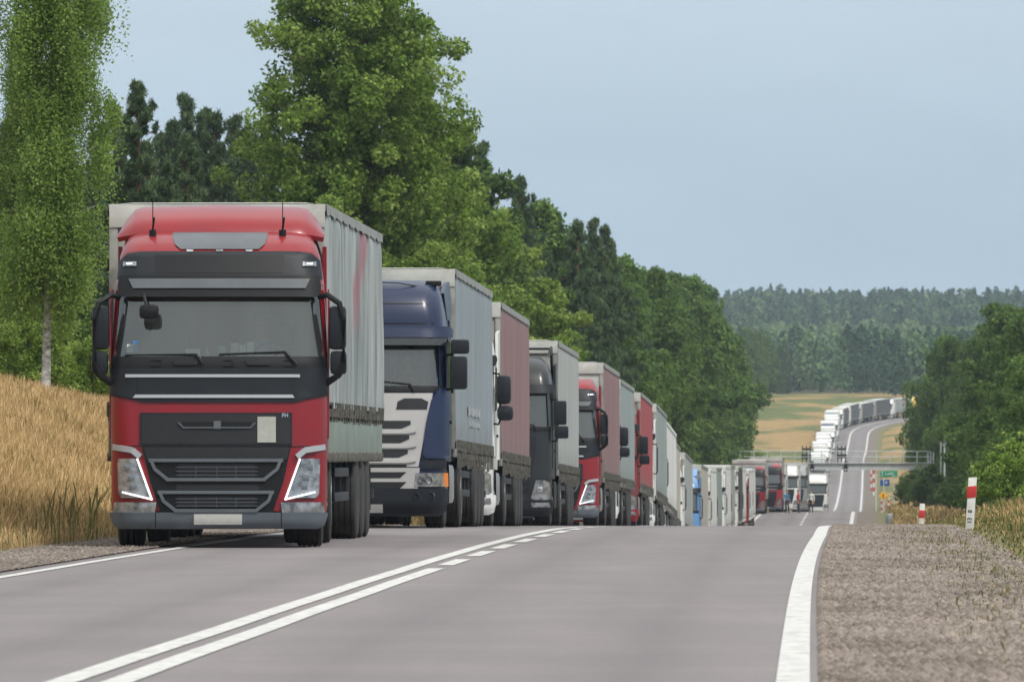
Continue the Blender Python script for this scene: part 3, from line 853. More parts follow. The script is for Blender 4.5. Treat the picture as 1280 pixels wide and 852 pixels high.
def tractor_running_gear(root, wb=3.75, tank=M_ALU, hwb=1.24, skirt=None):
    parts = []
    for sx in (-1, 1):
        parts.append(wheel(root, sx*1.03, 1.42, sx))
        parts.append(wheel(root, sx*.98, 1.42+wb, sx, dual=True, rimdeep=True))
    bm = NB()
    for sx in (-1, 1): box(bm, (sx*.42, 3.4, .86), (.09, 5.3, .27))
    box(bm, (0, 4.9, 1.08), (.9, .8, .10)); box(bm, (0, 1.42, .52), (1.8, .12, .12)); box(bm, (0, 1.42+wb, .52), (1.7, .2, .2))
    box(bm, (0, 1.2, .75), (1.1, 1.6, .55)); box(bm, (0, .6, .42), (1.6, .5, .2))
    ch = obj('chassis', bm, M_CHS, root); parts.append(ch)
    bm = NB(); box(bm, (.92, 3.0, .68), (.60, 1.25, .62), bev=.09); parts.append(obj('fuel_tank', bm, tank, root))
    bm = NB(); box(bm, (-.92, 3.0, .68), (.60, 1.25, .62), bev=.09); parts.append(obj('fuel_tank', bm, tank, root))
    for sx in (-1, 1):
        for (yc, a0, a1, r) in ((1.42, .05, 3.05, .60), (1.42+wb, .1, 3.04, .60)):
            bm = NB(); n = 12; prev = None
            x0, x1 = (sx*.84, sx*1.22)
            for i in range(n+1):
                a = a0+(a1-a0)*i/n
                v = [bm.verts.new((xx, yc+rr_*math.cos(a), .515+rr_*math.sin(a))) for xx, rr_ in ((x0, r), (x1, r), (x1, r+.03), (x0, r+.03))]
                if prev:
                    for k in range(4): bm.faces.new((prev[k], prev[(k+1) % 4], v[(k+1) % 4], v[k]))
                else: bm.faces.new(v)
                prev = v
            bm.faces.new(prev)
            parts.append(obj('mudguard', bm, M_BLK, root))
    return parts

def side_details(c, cabo, m, hz0=1.2, wz=(2.05, 2.85), mirr_fn=None):
    """doors with windows and handles on both flanks, steps below"""
    for sx in (-1, 1):
        hw = c.hw(2.0)
        bm = NB(); poly_prism(bm, [(sx*(hw-.004), .42, hz0+.05), (sx*(hw-.004), 1.40, hz0+.05), (sx*(hw-.004), 1.44, wz[1]+.12), (sx*(hw-.004), .62, wz[1]+.12), (sx*(hw-.004), .40, wz[0])],
                              (sx*.018, 0, 0))
        d = obj('door', bm, m, cabo)
        bm = NB(); poly_prism(bm, [(sx*(hw+.012), .50, wz[0]), (sx*(hw+.012), 1.34, wz[0]+.05), (sx*(hw+.012), 1.36, wz[1]), (sx*(hw+.012), .68, wz[1])], (sx*.008, 0, 0))
        obj('side_window', bm, M_GLASSD, d)
        bm = NB(); box(bm, (sx*(hw+.03), 1.25, 1.62), (.035, .20, .05), bev=.01); obj('handle', bm, M_BLK, d)
        for zz_ in (.55, .85):
            bm = NB(); box(bm, (sx*(hw-.12), .62, zz_), (.24, .30, .05)); obj('step', bm, M_CHS, cabo)
M_GLASSD = mat('side_glass', (.02, .025, .027), .06, 0, coat=.5)

def wiper(c, parent, x0, z0, x1, z1, xa, za):
    bm = NB()
    tube(bm, [(xa, c.y(xa, za)-.05, za), (x1, c.y(x1, z1)-.045, z1)], .014, 6)
    tube(bm, [(x0, c.y(x0, z0)-.02, z0), (x1, c.y(x1, z1)-.03, z1)], .011, 6)
    obj('wiper', bm, M_BLK, parent)

def interior(root_cab, c, hw=1.1, driver_side=1):
    """dashboard, seats, wheel and rear curtain behind the glass"""
    bm = NB()
    box(bm, (0, .72, 1.98), (2*hw, .55, .26), bev=.06)
    box(bm, (driver_side*.58, .92, 2.10), (.5, .25, .14), bev=.05)
    d = obj('dashboard', bm, M_INT, root_cab)
    for sx in (-1, 1):
        bm = NB()
        box(bm, (sx*.6, 1.75, 2.20), (.46, .16, .75), bev=.06); box(bm, (sx*.6, 1.5, 1.86), (.48, .5, .14), bev=.05)
        box(bm, (sx*.6, 1.74, 2.62), (.26, .12, .22), bev=.05)
        obj('seat', bm, M_SEAT, root_cab)
    bm = NB(); n = 22; cxw, cyw, czw, rw = driver_side*.60, 1.08, 2.17, .235
    tube(bm, [(cxw+rw*math.cos(a), cyw-.10*math.sin(a), czw+rw*math.sin(a)*.80) for a in np.linspace(0, 2*math.pi, n)], .017, 6)
    tube(bm, [(cxw-rw, cyw, czw), (cxw+rw, cyw, czw)], .015, 6); tube(bm, [(cxw, cyw, czw), (cxw, cyw-.12, czw-.2)], .03, 6)
    obj('steering_wheel', bm, M_BLK, root_cab)
    return d

def person(name, label, pose, shirt, trousers, loc, yaw, seated=False, h=1.78, hair=M_HAIR, group=None):
    """one skinned body; joints are (x,y,z,radius) in metres, facing -Y"""
    J = {}
    if seated:
        P = dict(pel=(0, 0, .50, .135), sp=(0, -.02, .72, .14), ch=(0, -.02, .92, .155), nk=(0, -.03, 1.08, .06), hd1=(0, -.05, 1.17, .085), hd2=(0, -.05, 1.27, .098), hd3=(0, -.04, 1.35, .075),
                 hl=(-.09, -.02, .47, .10), hr=(.09, -.02, .47, .10), kl=(-.16, -.45, .52, .068), kr=(.16, -.45, .52, .068), al=(-.16, -.50, .12, .045), ar=(.16, -.50, .12, .045),
                 tl=(-.16, -.66, .06, .035), tr=(.16, -.66, .06, .035),
                 sl=(-.19, -.02, 1.0, .062), sr=(.19, -.02, 1.0, .062), el=(-.27, -.16, .78, .045), er=(.27, -.16, .78, .045), wl=(-.17, -.42, .88, .030), wr=(.17, -.42, .88, .030),
                 ml=(-.15, -.50, .91, .035), mr=(.15, -.50, .91, .035))
    else:
        P = dict(pel=(0, 0, .96, .135), sp=(0, 0, 1.14, .13), ch=(0, 0, 1.33, .155), nk=(0, -.01, 1.50, .058), hd1=(0, -.03, 1.58, .082), hd2=(0, -.02, 1.67, .097), hd3=(0, -.01, 1.75, .072),
                 hl=(-.09, 0, .90, .10), hr=(.09, 0, .90, .10), kl=(-.11, -.02, .50, .066), kr=(.12, -.03, .50, .066), al=(-.12, .02, .10, .045), ar=(.14, .0, .10, .045),
                 tl=(-.13, -.14, .04, .037), tr=(.16, -.15, .04, .037),
                 sl=(-.19, 0, 1.40, .062), sr=(.19, 0, 1.40, .062), el=(-.26, .03, 1.12, .046), er=(.26, .03, 1.12, .046), wl=(-.27, -.06, .88, .030), wr=(.27, -.06, .88, .030),
                 ml=(-.27, -.09, .80, .038), mr=(.27, -.09, .80, .038))
    P.update(pose or {})
    edges = [('pel', 'sp'), ('sp', 'ch'), ('ch', 'nk'), ('nk', 'hd1'), ('hd1', 'hd2'), ('hd2', 'hd3'), ('pel', 'hl'), ('pel', 'hr'), ('hl', 'kl'), ('hr', 'kr'),
             ('kl', 'al'), ('kr', 'ar'), ('al', 'tl'), ('ar', 'tr'), ('ch', 'sl'), ('ch', 'sr'), ('sl', 'el'), ('sr', 'er'), ('el', 'wl'), ('er', 'wr'), ('wl', 'ml'), ('wr', 'mr')]
    for sd_, sgn in (('l', -1), ('r', 1)):
        mx_, my_, mz_, _ = P['m'+sd_]; wx, wy, wz, _ = P['w'+sd_]
        dv = Vector((mx_-wx, my_-wy, mz_-wz)).normalized(); sdv = dv.cross(Vector((sgn, .2, .1))).normalized()
        for k in range(4):
            o = sdv*(.022*(k-1.5)); L = (.075, .085, .08, .06)[k]
            n = f'f{sd_}{k}'; n2 = n+'b'
            a = Vector((mx_, my_, mz_))+o+dv*.03; b2 = a+dv*L+Vector((-sgn*.012, 0, 0))
            P[n] = (*a, .011); P[n2] = (*b2, .008); edges += [('m'+sd_, n), (n, n2)]
        a = Vector((mx_, my_, mz_))-sdv*.045; P['th'+sd_] = (*a, .011); b2 = a+dv*.045-sdv*.012; P['tb'+sd_] = (*b2, .009)
        edges += [('m'+sd_, 'th'+sd_), ('th'+sd_, 'tb'+sd_)]
    keys = list(P); idx = {k: i for i, k in enumerate(keys)}
    me = bpy.data.meshes.new('tmp'); me.from_pydata([P[k][:3] for k in keys], [(idx[a], idx[b]) for a, b in edges], [])
    t = bpy.data.objects.new('tmp', me); COL.objects.link(t)
    sk = t.modifiers.new('s', 'SKIN'); 
    for i, k in enumerate(keys):
        v = me.skin_vertices[0].data[i]; v.radius = (P[k][3], P[k][3]*(.72 if k in ('ch', 'sp', 'pel') else 1)); v.use_root = (k == 'pel')
    ss = t.modifiers.new('u', 'SUBSURF'); ss.levels = 1; ss.render_levels = 1
    bpy.context.view_layer.update()
    m2 = bpy.data.meshes.new_from_object(t.evaluated_get(bpy.context.evaluated_depsgraph_get())); bpy.data.objects.remove(t)
    m2.name = 'person_body'; m2.materials.clear()
    for mm in (M_SKIN, shirt, trousers, M_BLK): m2.materials.append(mm)
    waist = P['pel'][2]+.04
    wr = {s_: Vector(P['w'+s_][:3]) for s_ in 'lr'}
    for f in m2.polygons:
        c = f.center
        near_hand = any((c-wr[s_]).length < .05 or (c-Vector(P['m'+s_][:3])).length < .17 for s_ in 'lr')
        if c.z > P['nk'][2]+.0: mi = 0
        elif near_hand: mi = 0
        elif seated: mi = 1 if (c.z > .62 or (abs(c.x) > .2)) and c.z > .56 else (3 if c.z < .10 else 2)
        else: mi = 1 if c.z > waist or (abs(c.x) > .2 and c.z > .8) else (3 if c.z < .09 else 2)
        f.material_index = mi; f.use_smooth = True
    o = bpy.data.objects.new(name, m2); COL.objects.link(o); tag(o, label, 'person', group)
    o.location = loc; o.rotation_euler = (0, 0, yaw); o.scale = (h/1.8,)*3
    hx, hy, hz, _ = P['hd2']
    bm = NB(); bmesh.ops.create_icosphere(bm, subdivisions=3, radius=.108)
    for v in bm.verts: v.co.z *= 1.12
    bmesh.ops.delete(bm, geom=[v for v in bm.verts if v.co.y < -.035 and v.co.z < .075 or v.co.z < -.07], context='VERTS')
    bmesh.ops.translate(bm, verts=bm.verts, vec=(hx, hy+.015, hz+.01)); obj('hair', bm, hair, o)
    bm = NB()
    for sx in (-1, 1):
        r = bmesh.ops.create_icosphere(bm, subdivisions=1, radius=.013)
        bmesh.ops.translate(bm, verts=r['verts'], vec=(hx+sx*.034, hy-.092, hz+.012))
    obj('eye', bm, M_BLK, o)
    bm = NB(); r = bmesh.ops.create_cone(bm, segments=6, radius1=.018, radius2=.004, depth=.045); 
    bmesh.ops.translate(bm, verts=bm.verts, vec=(hx, hy-.10, hz-.015)); obj('nose', bm, M_SKIN, o)
    bm = NB(); box(bm, (hx, hy-.092, hz-.055), (.045, .012, .010), bev=.003); obj('mouth', bm, mat('lips', (.30, .10, .08), .6), o)
    return o

M_BARS = mat('grille_bars', (.05, .056, .065), .5)
M_LAMP2 = mat('lamp_insert', (.22, .24, .26), .2, .6)
# --- cab of the long-nosed red type with the two-tone front (lead truck and the one five back)
def cab_volta(root, P, detail=2):
    c = Cab([(.2, .10), (.28, .03), (.42, 0), (1.1, .02), (1.6, .05), (2.1, .10), (2.87, .33), (3.12, .40), (3.36, .50), (3.48, .62), (3.57, .80), (3.63, 1.0), (3.66, 1.3)],
            [(.2, 1.19), (.42, 1.235), (1.9, 1.25), (2.2, 1.24), (3.0, 1.20), (3.36, 1.15), (3.48, 1.11), (3.57, 1.06), (3.63, 1.02), (3.66, .96)], bow=.10, rc=.24)
    bm = NB()
    c.shell(bm, [1.02, 1.15, 1.4, 1.7, 2.0, 2.1])
    c.shell(bm, [3.02, 3.12, 3.25, 3.36, 3.42, 3.48, 3.52, 3.57, 3.60, 3.63, 3.66])
    c.shell(bm, [.42, .6, .8, .95, 1.05], back=.78)
    # pillars and sides at window height
    for sx in (-1, 1):
        bm2 = [(sx*c.hw(z), z) for z in (2.08, 2.5, 3.06)]
        for (xa, za), (xb, zb) in zip(bm2, bm2[1:]):
            ya, yb = c.y(c.hw(za), za)-.02, c.y(c.hw(zb), zb)-.02
            poly_prism(bm, [(xa, ya, za), (xa, c.back, za), (xb, c.back, zb), (xb, yb, zb)], (-sx*.05, 0, 0))
            xi, xj = xa-sx*.045, xb-sx*.045
            yi, yj = c.y(xi, za), c.y(xj, zb)
            v = [bm.verts.new(p) for p in ((xa, ya+.004, za), (xi, yi-.012, za), (xj, yj-.012, zb), (xb, yb+.004, zb))]; bm.faces.new(v)
    box(bm, (0, c.back-.03, 2.55), (2.36, .05, 1.0))
    cab = obj('cab', bm, P, root)
    interior(cab, c)
    # windscreen
    ws = c.part('windscreen', [(2.90, -1.14, 1.14), (2.16, -1.20, 1.20)], M_GLASS, cab, .002, nx=20, depth=.012, nz=4)[0]
    # black surround below the glass, cowl and dark upper front
    bm = NB(); c.panel(bm, [(2.19, -1.215, 1.215), (2.06, -1.22, 1.22)], .016)
    for xx in (-.38, .46): c.panel(bm, [(2.145, xx-.15, xx+.15), (2.09, xx-.13, xx+.13)], .035)
    for xx in (-.72, .10, .80): c.bar(bm, [(xx-.05, 2.15), (xx+.06, 2.15), (xx+.06, 2.08), (xx-.05, 2.08)], .006, .03)
    obj('cowl', bm, M_BLK, cab)
    fp = c.part('front_panel', [(2.06, -1.235, 1.235), (1.74, -1.235, 1.235), (1.70, -1.0, 1.0), (1.665, -.86, .86)], M_DGR, cab, .020, nx=20)[0]
    bm = NB(); c.panel(bm, [(1.985, -1.06, .93), (1.950, -1.06, .93)], .034); obj('trim_strip', bm, M_SILV, cab)
    bm = NB(); c.panel(bm, [(1.752, -.955, .845), (1.715, -.985, .87)], .038); obj('trim_strip', bm, M_SILV, cab)
    for xx in (-.93, .84):
        bm = NB(); c.panel(bm, [(1.94, xx-.003, xx+.003), (1.76, xx-.003, xx+.003)], .024, nx=1); obj('panel_gap', bm, M_BLK, fp)
    # sun visor and the black panel over it
    bm = NB(); c.panel(bm, [(3.125, -1.08, 1.08), (3.0, -1.10, 1.10), (2.90, -1.10, 1.10), (2.875, -1.06, 1.06)], .10, depth=.11, nx=20)
    sv_ = obj('sun_visor', bm, M_BLK, cab)
    bm = NB(); c.panel(bm, [(3.085, -1.0, 1.0), (2.975, -.97, .97)], .118, nx=18); obj('visor_strip', bm, M_MGR, sv_)
    up = c.part('upper_panel', [(3.405, -.90, .90), (3.385, -1.05, 1.05), (3.30, -1.145, 1.145), (3.08, -1.175, 1.175)], M_DGR, cab, .014, nx=20)[0]
    bm = NB(); c.panel(bm, [(3.36, -.74, .74), (3.15, -.74, .74)], .018); obj('panel_inset', bm, M_BLK, up)
    for sx in (-1, 1):
        q = c.part('marker_light', [(3.285, sx*1.02-.07, sx*1.02+.07), (3.235, sx*1.02-.07, sx*1.02+.07)], M_LAMP, cab, .03, nx=4)[0]
        c.part('led', [(3.272, sx*1.02-.028, sx*1.02+.028), (3.252, sx*1.02-.028, sx*1.02+.028)], M_LED, q, .036, nx=2)
    for xx in (-.34, .0, .34): c.part('marker_light', [(3.425, xx-.04, xx+.04), (3.40, xx-.035, xx+.035)], M_LAMP, cab, .03, nx=2)
    # glass hatch on the sloping roof front
    bm = NB(); c.panel(bm, [(3.65, -.54, .54), (3.60, -.55, .55), (3.49, -.52, .52), (3.43, -.45, .45)], .022); obj('roof_hatch', bm, M_MGR, cab)
    # grille: upper mesh panel, lower taper
    g = c.part('grille', [(1.545, -.90, .84), (1.17, -.90, .84)], M_DGR, cab, .026, nx=18)[0]
    bm = NB(); c.panel(bm, [(1.525, -.88, .82), (1.19, -.88, .82)], .030); obj('grille_mesh', bm, M_MESH, g)
    bm = NB()
    c.panel(bm, [(1.44, -.42, -.06), (1.37, -.41, -.06)], .034); c.panel(bm, [(1.44, .03, .38), (1.37, .03, .37)], .034)
    obj('grille_slot', bm, M_BLK, g)
    bm = NB(); c.bar(bm, [(-.46, 1.43), (-.40, 1.375), (.36, 1.375), (.42, 1.43)], .008, .05); c.panel(bm, [(1.45, -.055, .025), (1.36, -.055, .025)], .048)
    obj('grille_bar', bm, M_MGR, g)
    # small plate on the grille
    bm = NB(); c.panel(bm, [(1.50, .445, .655), (1.205, .445, .655)], .042); obj('hazard_plate', bm, mat('bare_plate', (.45, .45, .40), .45, .3, var=.2, vscale=8), g)
    lg = c.part('grille', [(1.165, -.88, .83), (.75, -.78, .74), (.40, -.66, .62)], M_BLK, cab, .028, nx=18)[0]
    bm = NB()
    c.panel(bm, [(1.15, -.86, .81), (1.01, -.82, .78)], .032)
    c.panel(bm, [(.955, -.46, .42), (.80, -.46, .42)], .032); c.panel(bm, [(.72, -.48, .46), (.66, -.48, .46)], .032)
    c.panel(bm, [(.585, -.46, .42), (.47, -.46, .42)], .032); obj('grille_mesh', bm, M_MESH, lg)
    bm = NB()
    for z_ in (.92, .875, .83, .56, .52, .48): c.bar(bm, [(-.47, z_), (.43, z_)], .007, .045)
    for x_ in (-.26, -.02, .2): c.bar(bm, [(x_, .94), (x_, .80)], .006, .045); c.bar(bm, [(x_, .58), (x_, .46)], .006, .045)
    obj('grille_bar', bm, M_BARS, lg)
    for zt, zb_, w1, w2 in ((1.00, .78, .74, .55), (.635, .425, .64, .46)):
        bm = NB()
        xs = -.03
        pts = [(xs-w1, zt), (xs+w1, zt), (xs+w1-.04, zt-.10), (xs+w2, zb_), (xs-w2, zb_), (xs-w1+.04, zt-.10), (xs-w1, zt)]
        c.bar(bm, pts, .022, .062); obj('grille_frame', bm, M_MGR, lg)
    # seams across the red front
    for a, b2 in ((-1.22, -.90), (.84, 1.22)):
        bm = NB(); c.bar(bm, [(a, 1.155), (b2, 1.165)], .006, .004); obj('panel_gap', bm, M_BLK, cab)
    # headlights
    for sx in (-1, 1):
        rows = [(1.02, .95, 1.13), (.96, .935, 1.14), (.62, .80, 1.13), (.57, .80, 1.10)]
        rw = rows if sx == 1 else [(z_, -b_, -a_) for z_, a_, b_ in rows]
        bm = NB(); c.panel(bm, rw, .030, nx=8); hl = obj('headlight', bm, M_LAMP, cab)
        bm = NB(); F = lambda x: sx*x
        c.bar(bm, [(F(.93), 1.01), (F(.765), .555), (F(1.10), .635)], .012, .055); obj('led', bm, M_LED, hl)
        bm = NB(); c.bar(bm, [(F(.90), 1.04), (F(.99), 1.115), (F(1.22), 1.15)], .038, .055); obj('light_brow', bm, M_SILV, hl)
        for zz_, xx in ((.92, 1.04), (.80, 1.0), (.70, .98)):
            bm = NB(); box(bm, (F(xx), c.y(xx, zz_)-.028, zz_), (.075, .02, .07), bev=.009); obj('lamp', bm, M_LAMP2, hl)
        rows = [(.52, .71, 1.17), (.39, .73, 1.19)]
        rw = rows if sx == 1 else [(z_, -b_, -a_) for z_, a_, b_ in rows]
        bm = NB(); c.panel(bm, rw, .034, nx=8); obj('fog_light', bm, M_LAMP, cab)
    # bumper
    bm = NB(); c.panel(bm, [(.405, -1.20, 1.20), (.38, -1.205, 1.205), (.26, -1.17, 1.17), (.215, -1.10, 1.10)], .05, depth=.5, nx=24)
    bp = obj('bumper', bm, M_BUMP, root)
    for xx in (-.72, .72):
        bm = NB(); c.panel(bm, [(.40, xx-.004, xx+.004), (.23, xx-.004, xx+.004)], .053, nx=1); obj('panel_gap', bm, M_BLK, bp)
    bm = NB(); c.panel(bm, [(.385, -.28, .27), (.265, -.28, .27)], .072, nx=6); obj('licence_plate', bm, M_PLATE, bp)
    # roof wing
    if detail >= 2:
        bm = NB(); nxw = 24; prof_w = [(1.05, 3.635), (1.10, 3.74), (1.28, 3.83), (1.50, 3.91), (1.80, 3.965), (2.10, 3.98)]
        F, B = [], []
        for i in range(nxw+1):
            u = -1+2*i/nxw; x = 1.20*u; au = abs(u)
            e = max(0, (au-.80)/.20)
            rowf, rowb = [], []
            for (yy, zz_) in prof_w:
                dz = -.30*e**1.6*max(0, zz_-3.60)/.38; yy2 = yy+.10*au**2+.10*e
                rowf.append(bm.verts.new((x, yy2, zz_+dz-.03*au))); rowb.append(bm.verts.new((x*.985, yy2+.02, zz_+dz-.05-.03*au)))
            F.append(rowf); B.append(rowb)
        k = len(prof_w)
        for i in range(nxw):
            for j in range(k-1):
                bm.faces.new((F[i][j], F[i+1][j], F[i+1][j+1], F[i][j+1])); bm.faces.new((B[i][j], B[i][j+1], B[i+1][j+1], B[i+1][j]))
            bm.faces.new((F[i][0], B[i][0], B[i+1][0], F[i+1][0])); bm.faces.new((F[i][-1], F[i+1][-1], B[i+1][-1], B[i][-1]))
        for q in (0, nxw):
            for j in range(k-1): bm.faces.new((F[q][j], F[q][j+1], B[q][j+1], B[q][j]))
        wg = obj('roof_spoiler', bm, P, cab)
        bm = NB()
        for sx in (-1, 1): tube(bm, [(sx*.95, 1.45, 3.6), (sx*1.08, 1.55, 3.58), (sx*1.13, 1.7, 3.42), (sx*1.13, 1.8, 3.2)], .028, 8)
        box(bm, (0, 1.5, 3.64), (2.0, .5, .08)); obj('spoiler_bracket', bm, M_BLK, wg)
        for xx in (-.78, .72):
            bm = NB(); tube(bm, [(xx, .93, 3.55), (xx, .93, 3.66)], .042, 8); tube(bm, [(xx, .93, 3.66), (xx, .95, 3.99)], .006, 5); 
            tube(bm, [(xx, .93, 3.66), (xx+.02, .85, 3.80)], .012, 5)
            obj('aerial', bm, M_BLK, cab)
    # side fairings behind the cab
    for sx in (-1, 1):
        bm = NB(); poly_prism(bm, [(sx*1.17, 2.26, 1.2), (sx*1.17, 2.58, 1.15), (sx*1.17, 2.62, 3.45), (sx*1.17, 2.28, 3.5)], (sx*.05, 0, 0)); obj('side_fairing', bm, P, cab)
    side_details(c, cab, P)
    # mirrors
    for sx in (-1, 1):
        bm = NB()
        tube(bm, [(sx*1.15, .42, 2.87), (sx*1.24, .33, 2.90), (sx*1.38, .25, 2.80), (sx*1.43, .24, 2.62), (sx*1.43, .24, 2.12), (sx*1.38, .26, 1.98), (sx*1.19, .36, 1.86)],
             [.034, .036, .036, .03, .03, .036, .045], 8)
        mm = obj('mirror', bm, M_BLK, cab)
        bm = NB(); box(bm, (sx*1.36, .33, 2.52), (.20, .16, .50), bev=.055); box(bm, (sx*1.37, .33, 2.12), (.19, .16, .27), bev=.05)
        obj('mirror_housing', bm, M_DGR, mm)
        bm = NB(); box(bm, (sx*1.36, .414, 2.52), (.15, .006, .42)); box(bm, (sx*1.37, .414, 2.12), (.14, .006, .2)); obj('mirror_glass', bm, M_MIRR, mm)
    if detail >= 2:   # wide-angle kerb mirror on the left of the glass
        bm = NB(); tube(bm, [(-.86, .24, 2.90), (-.84, .14, 2.82), (-.82, .12, 2.75)], .02, 6); box(bm, (-.80, .12, 2.70), (.22, .14, .16), bev=.05, rot=Matrix.Rotation(.0, 3, 'Y'))
        obj('kerb_mirror', bm, M_BLK, cab)
    wiper(c, cab, -1.08, 2.205, -.26, 2.215, -.18, 2.10)
    wiper(c, cab, .0, 2.215, .76, 2.245, .90, 2.10)
    return c, cab

# --- navy cab with the wide silver slatted grille
def cab_scan(root, P):
    c = Cab([(.2, .12), (.35, .02), (.95, 0), (1.5, .04), (2.1, .10), (2.85, .30), (3.05, .36), (3.3, .40), (3.55, .52), (3.70, .72), (3.78, 1.05), (3.80, 1.4)],
            [(.2, 1.18), (.5, 1.23), (1.9, 1.25), (2.9, 1.21), (3.3, 1.17), (3.6, 1.12), (3.75, 1.04), (3.80, .95)], bow=.14, rc=.28)
    bm = NB()
    c.shell(bm, [1.02, 1.3, 1.7, 2.0, 2.10]); c.shell(bm, [2.98, 3.05, 3.15, 3.3, 3.42, 3.55, 3.63, 3.70, 3.75, 3.78, 3.80])
    c.shell(bm, [.60, .8, .95, 1.05], back=.76)
    for sx in (-1, 1):
        ch = [(sx*c.hw(z), z) for z in (2.08, 2.5, 3.0)]
        for (xa, za), (xb, zb) in zip(ch, ch[1:]):
            ya, yb = c.y(c.hw(za), za)-.02, c.y(c.hw(zb), zb)-.02
            poly_prism(bm, [(xa, ya, za), (xa, c.back, za), (xb, c.back, zb), (xb, yb, zb)], (-sx*.05, 0, 0))
            xi, xj = xa-sx*.09, xb-sx*.09
            v = [bm.verts.new(p) for p in ((xa, ya+.004, za), (xi, c.y(xi, za)-.012, za), (xj, c.y(xj, zb)-.012, zb), (xb, yb+.004, zb))]; bm.faces.new(v)
    box(bm, (0, c.back-.03, 2.55), (2.36, .05, 1.0))
    cab = obj('cab', bm, P, root); interior(cab, c)
    c.part('windscreen', [(2.92, -1.06, 1.06), (2.13, -1.13, 1.13)], M_GLASS, cab, .002, nx=20, depth=.012, nz=4)
    bm = NB(); c.panel(bm, [(2.16, -1.18, 1.18), (2.06, -1.19, 1.19)], .016); obj('cowl', bm, M_BLK, cab)
    # visor: blue ledge with black underside
    bm = NB(); c.panel(bm, [(3.07, -1.15, 1.15), (3.02, -1.19, 1.19), (2.90, -1.19, 1.19)], .16, depth=.17, nx=20); vz = obj('sun_visor', bm, P, cab)
    bm = NB(); c.panel(bm, [(2.90, -1.15, 1.15), (2.78, -1.10, 1.10)], .14, depth=.05, nx=20); obj('visor_shade', bm, M_GLASSD, vz)
    bm = NB(); c.panel(bm, [(3.02, .10, .30), (2.955, .10, .30)], .172, nx=3); obj('visor_plate', bm, M_PAPER, vz)
    # roof step and seams
    bm = NB(); c.bar(bm, [(-1.12, 3.115), (1.12, 3.115)], .012, .006); c.bar(bm, [(-1.02, 3.42), (.92, 3.42)], .010, .006); c.bar(bm, [(.94, 3.70), (.96, 3.12)], .006, .006)
    obj('panel_gap', bm, M_BLK, cab)
    bm = NB(); tube(bm, [(-.8, .72, 3.74), (-.1, .66, 3.76), (.5, .70, 3.74), (.95, .85, 3.66)], .010, 5); box(bm, (1.02, 1.05, 3.74), (.24, .14, .08), bev=.02); box(bm, (-.05, .72, 3.755), (.10, .06, .03))
    obj('roof_lamp', bm, M_BLK, cab)
    # grille
    g = c.part('grille', [(2.05, -1.04, 1.04), (1.85, -1.02, 1.02), (1.05, -.86, .86), (.93, -.84, .84)], P_SILVER, cab, .022, nx=20)[0]
    bm = NB()
    for zt, wd in ((1.63, .72), (1.41, .70), (1.19, .68), (.965, .66)):
        c.panel(bm, [(zt, -wd, wd), (zt-.06, -wd, wd), (zt-.12, -wd+.14, wd-.14)], .028, nx=14)
    for sx in (-1, 1):
        rw = [(1.97, .62, .88), (1.92, .52, .98), (1.80, .50, .96)]
        c.panel(bm, rw if sx > 0 else [(a, -cc, -b_) for a, b_, cc in rw], .028, nx=6)
    obj('grille_slot', bm, M_MESH, g)
    bm = NB()
    for zt in (1.50, 1.28, 1.055): c.bar(bm, [(-.80, zt-.02), (-.66, zt-.045), (.66, zt-.045), (.80, zt-.02)], .028, .055)
    obj('grille_bar', bm, P_SILVER, g)
    lg = c.part('grille', [(.915, -.86, .86), (.60, -.83, .83), (.54, -.70, .70)], P_SILVER, cab, .03, nx=16)[0]
    bm = NB(); c.panel(bm, [(.85, -.66, .66), (.76, -.56, .56)], .036); c.panel(bm, [(.70, -.66, .66), (.60, -.56, .56)], .036); obj('grille_slot', bm, M_MESH, lg)
    # blue corner deflectors
    for sx in (-1, 1):
        bm = NB(); rw = [(2.12, 1.12, 1.235), (1.95, 1.02, 1.24), (1.6, .95, 1.245), (1.12, .90, 1.245), (1.06, .95, 1.23)]
        c.panel(bm, rw if sx > 0 else [(a, -cc, -b_) for a, b_, cc in rw], .05, nx=8, depth=.08); obj('corner_deflector', bm, P, cab)
        bm = NB(); rw = [(1.03, .90, 1.22), (.90, .88, 1.23)]
        c.panel(bm, rw if sx > 0 else [(a, -cc, -b_) for a, b_, cc in rw], .03, nx=5); obj('corner_trim', bm, M_DGR, cab)
        bm = NB(); rw = [(.835, .80, 1.17), (.63, .78, 1.19)]
        c.panel(bm, rw if sx > 0 else [(a, -cc, -b_) for a, b_, cc in rw], .04, nx=6); hl = obj('headlight', bm, M_LAMP, cab)
        for xx, rr_ in ((.88, .06), (1.0, .065)):
            bm = NB(); lathe = [(0, .001)]; r_ = bmesh.ops.create_cone(bm, segments=18, radius1=rr_, radius2=rr_*.8, depth=.04)
            bmesh.ops.rotate(bm, verts=bm.verts, matrix=Matrix.Rotation(R(90), 3, 'X'), cent=(0, 0, 0)); bmesh.ops.translate(bm, verts=bm.verts, vec=(sx*xx, c.y(xx, .73)-.05, .735)); obj('lamp', bm, M_CHR, hl)
        bm = NB(); rw = [(.835, 1.175, 1.236), (.63, 1.19, 1.24)]
        c.panel(bm, rw if sx > 0 else [(a, -cc, -b_) for a, b_, cc in rw], .04, nx=3); obj('indicator', bm, M_AMB, hl)
    bm = NB(); c.panel(bm, [(.60, -1.24, 1.24), (.42, -1.24, 1.24), (.26, -1.21, 1.21), (.18, -1.10, 1.10)], .05, depth=.5, nx=24)
    bp = obj('bumper', bm, M_DGR, root)
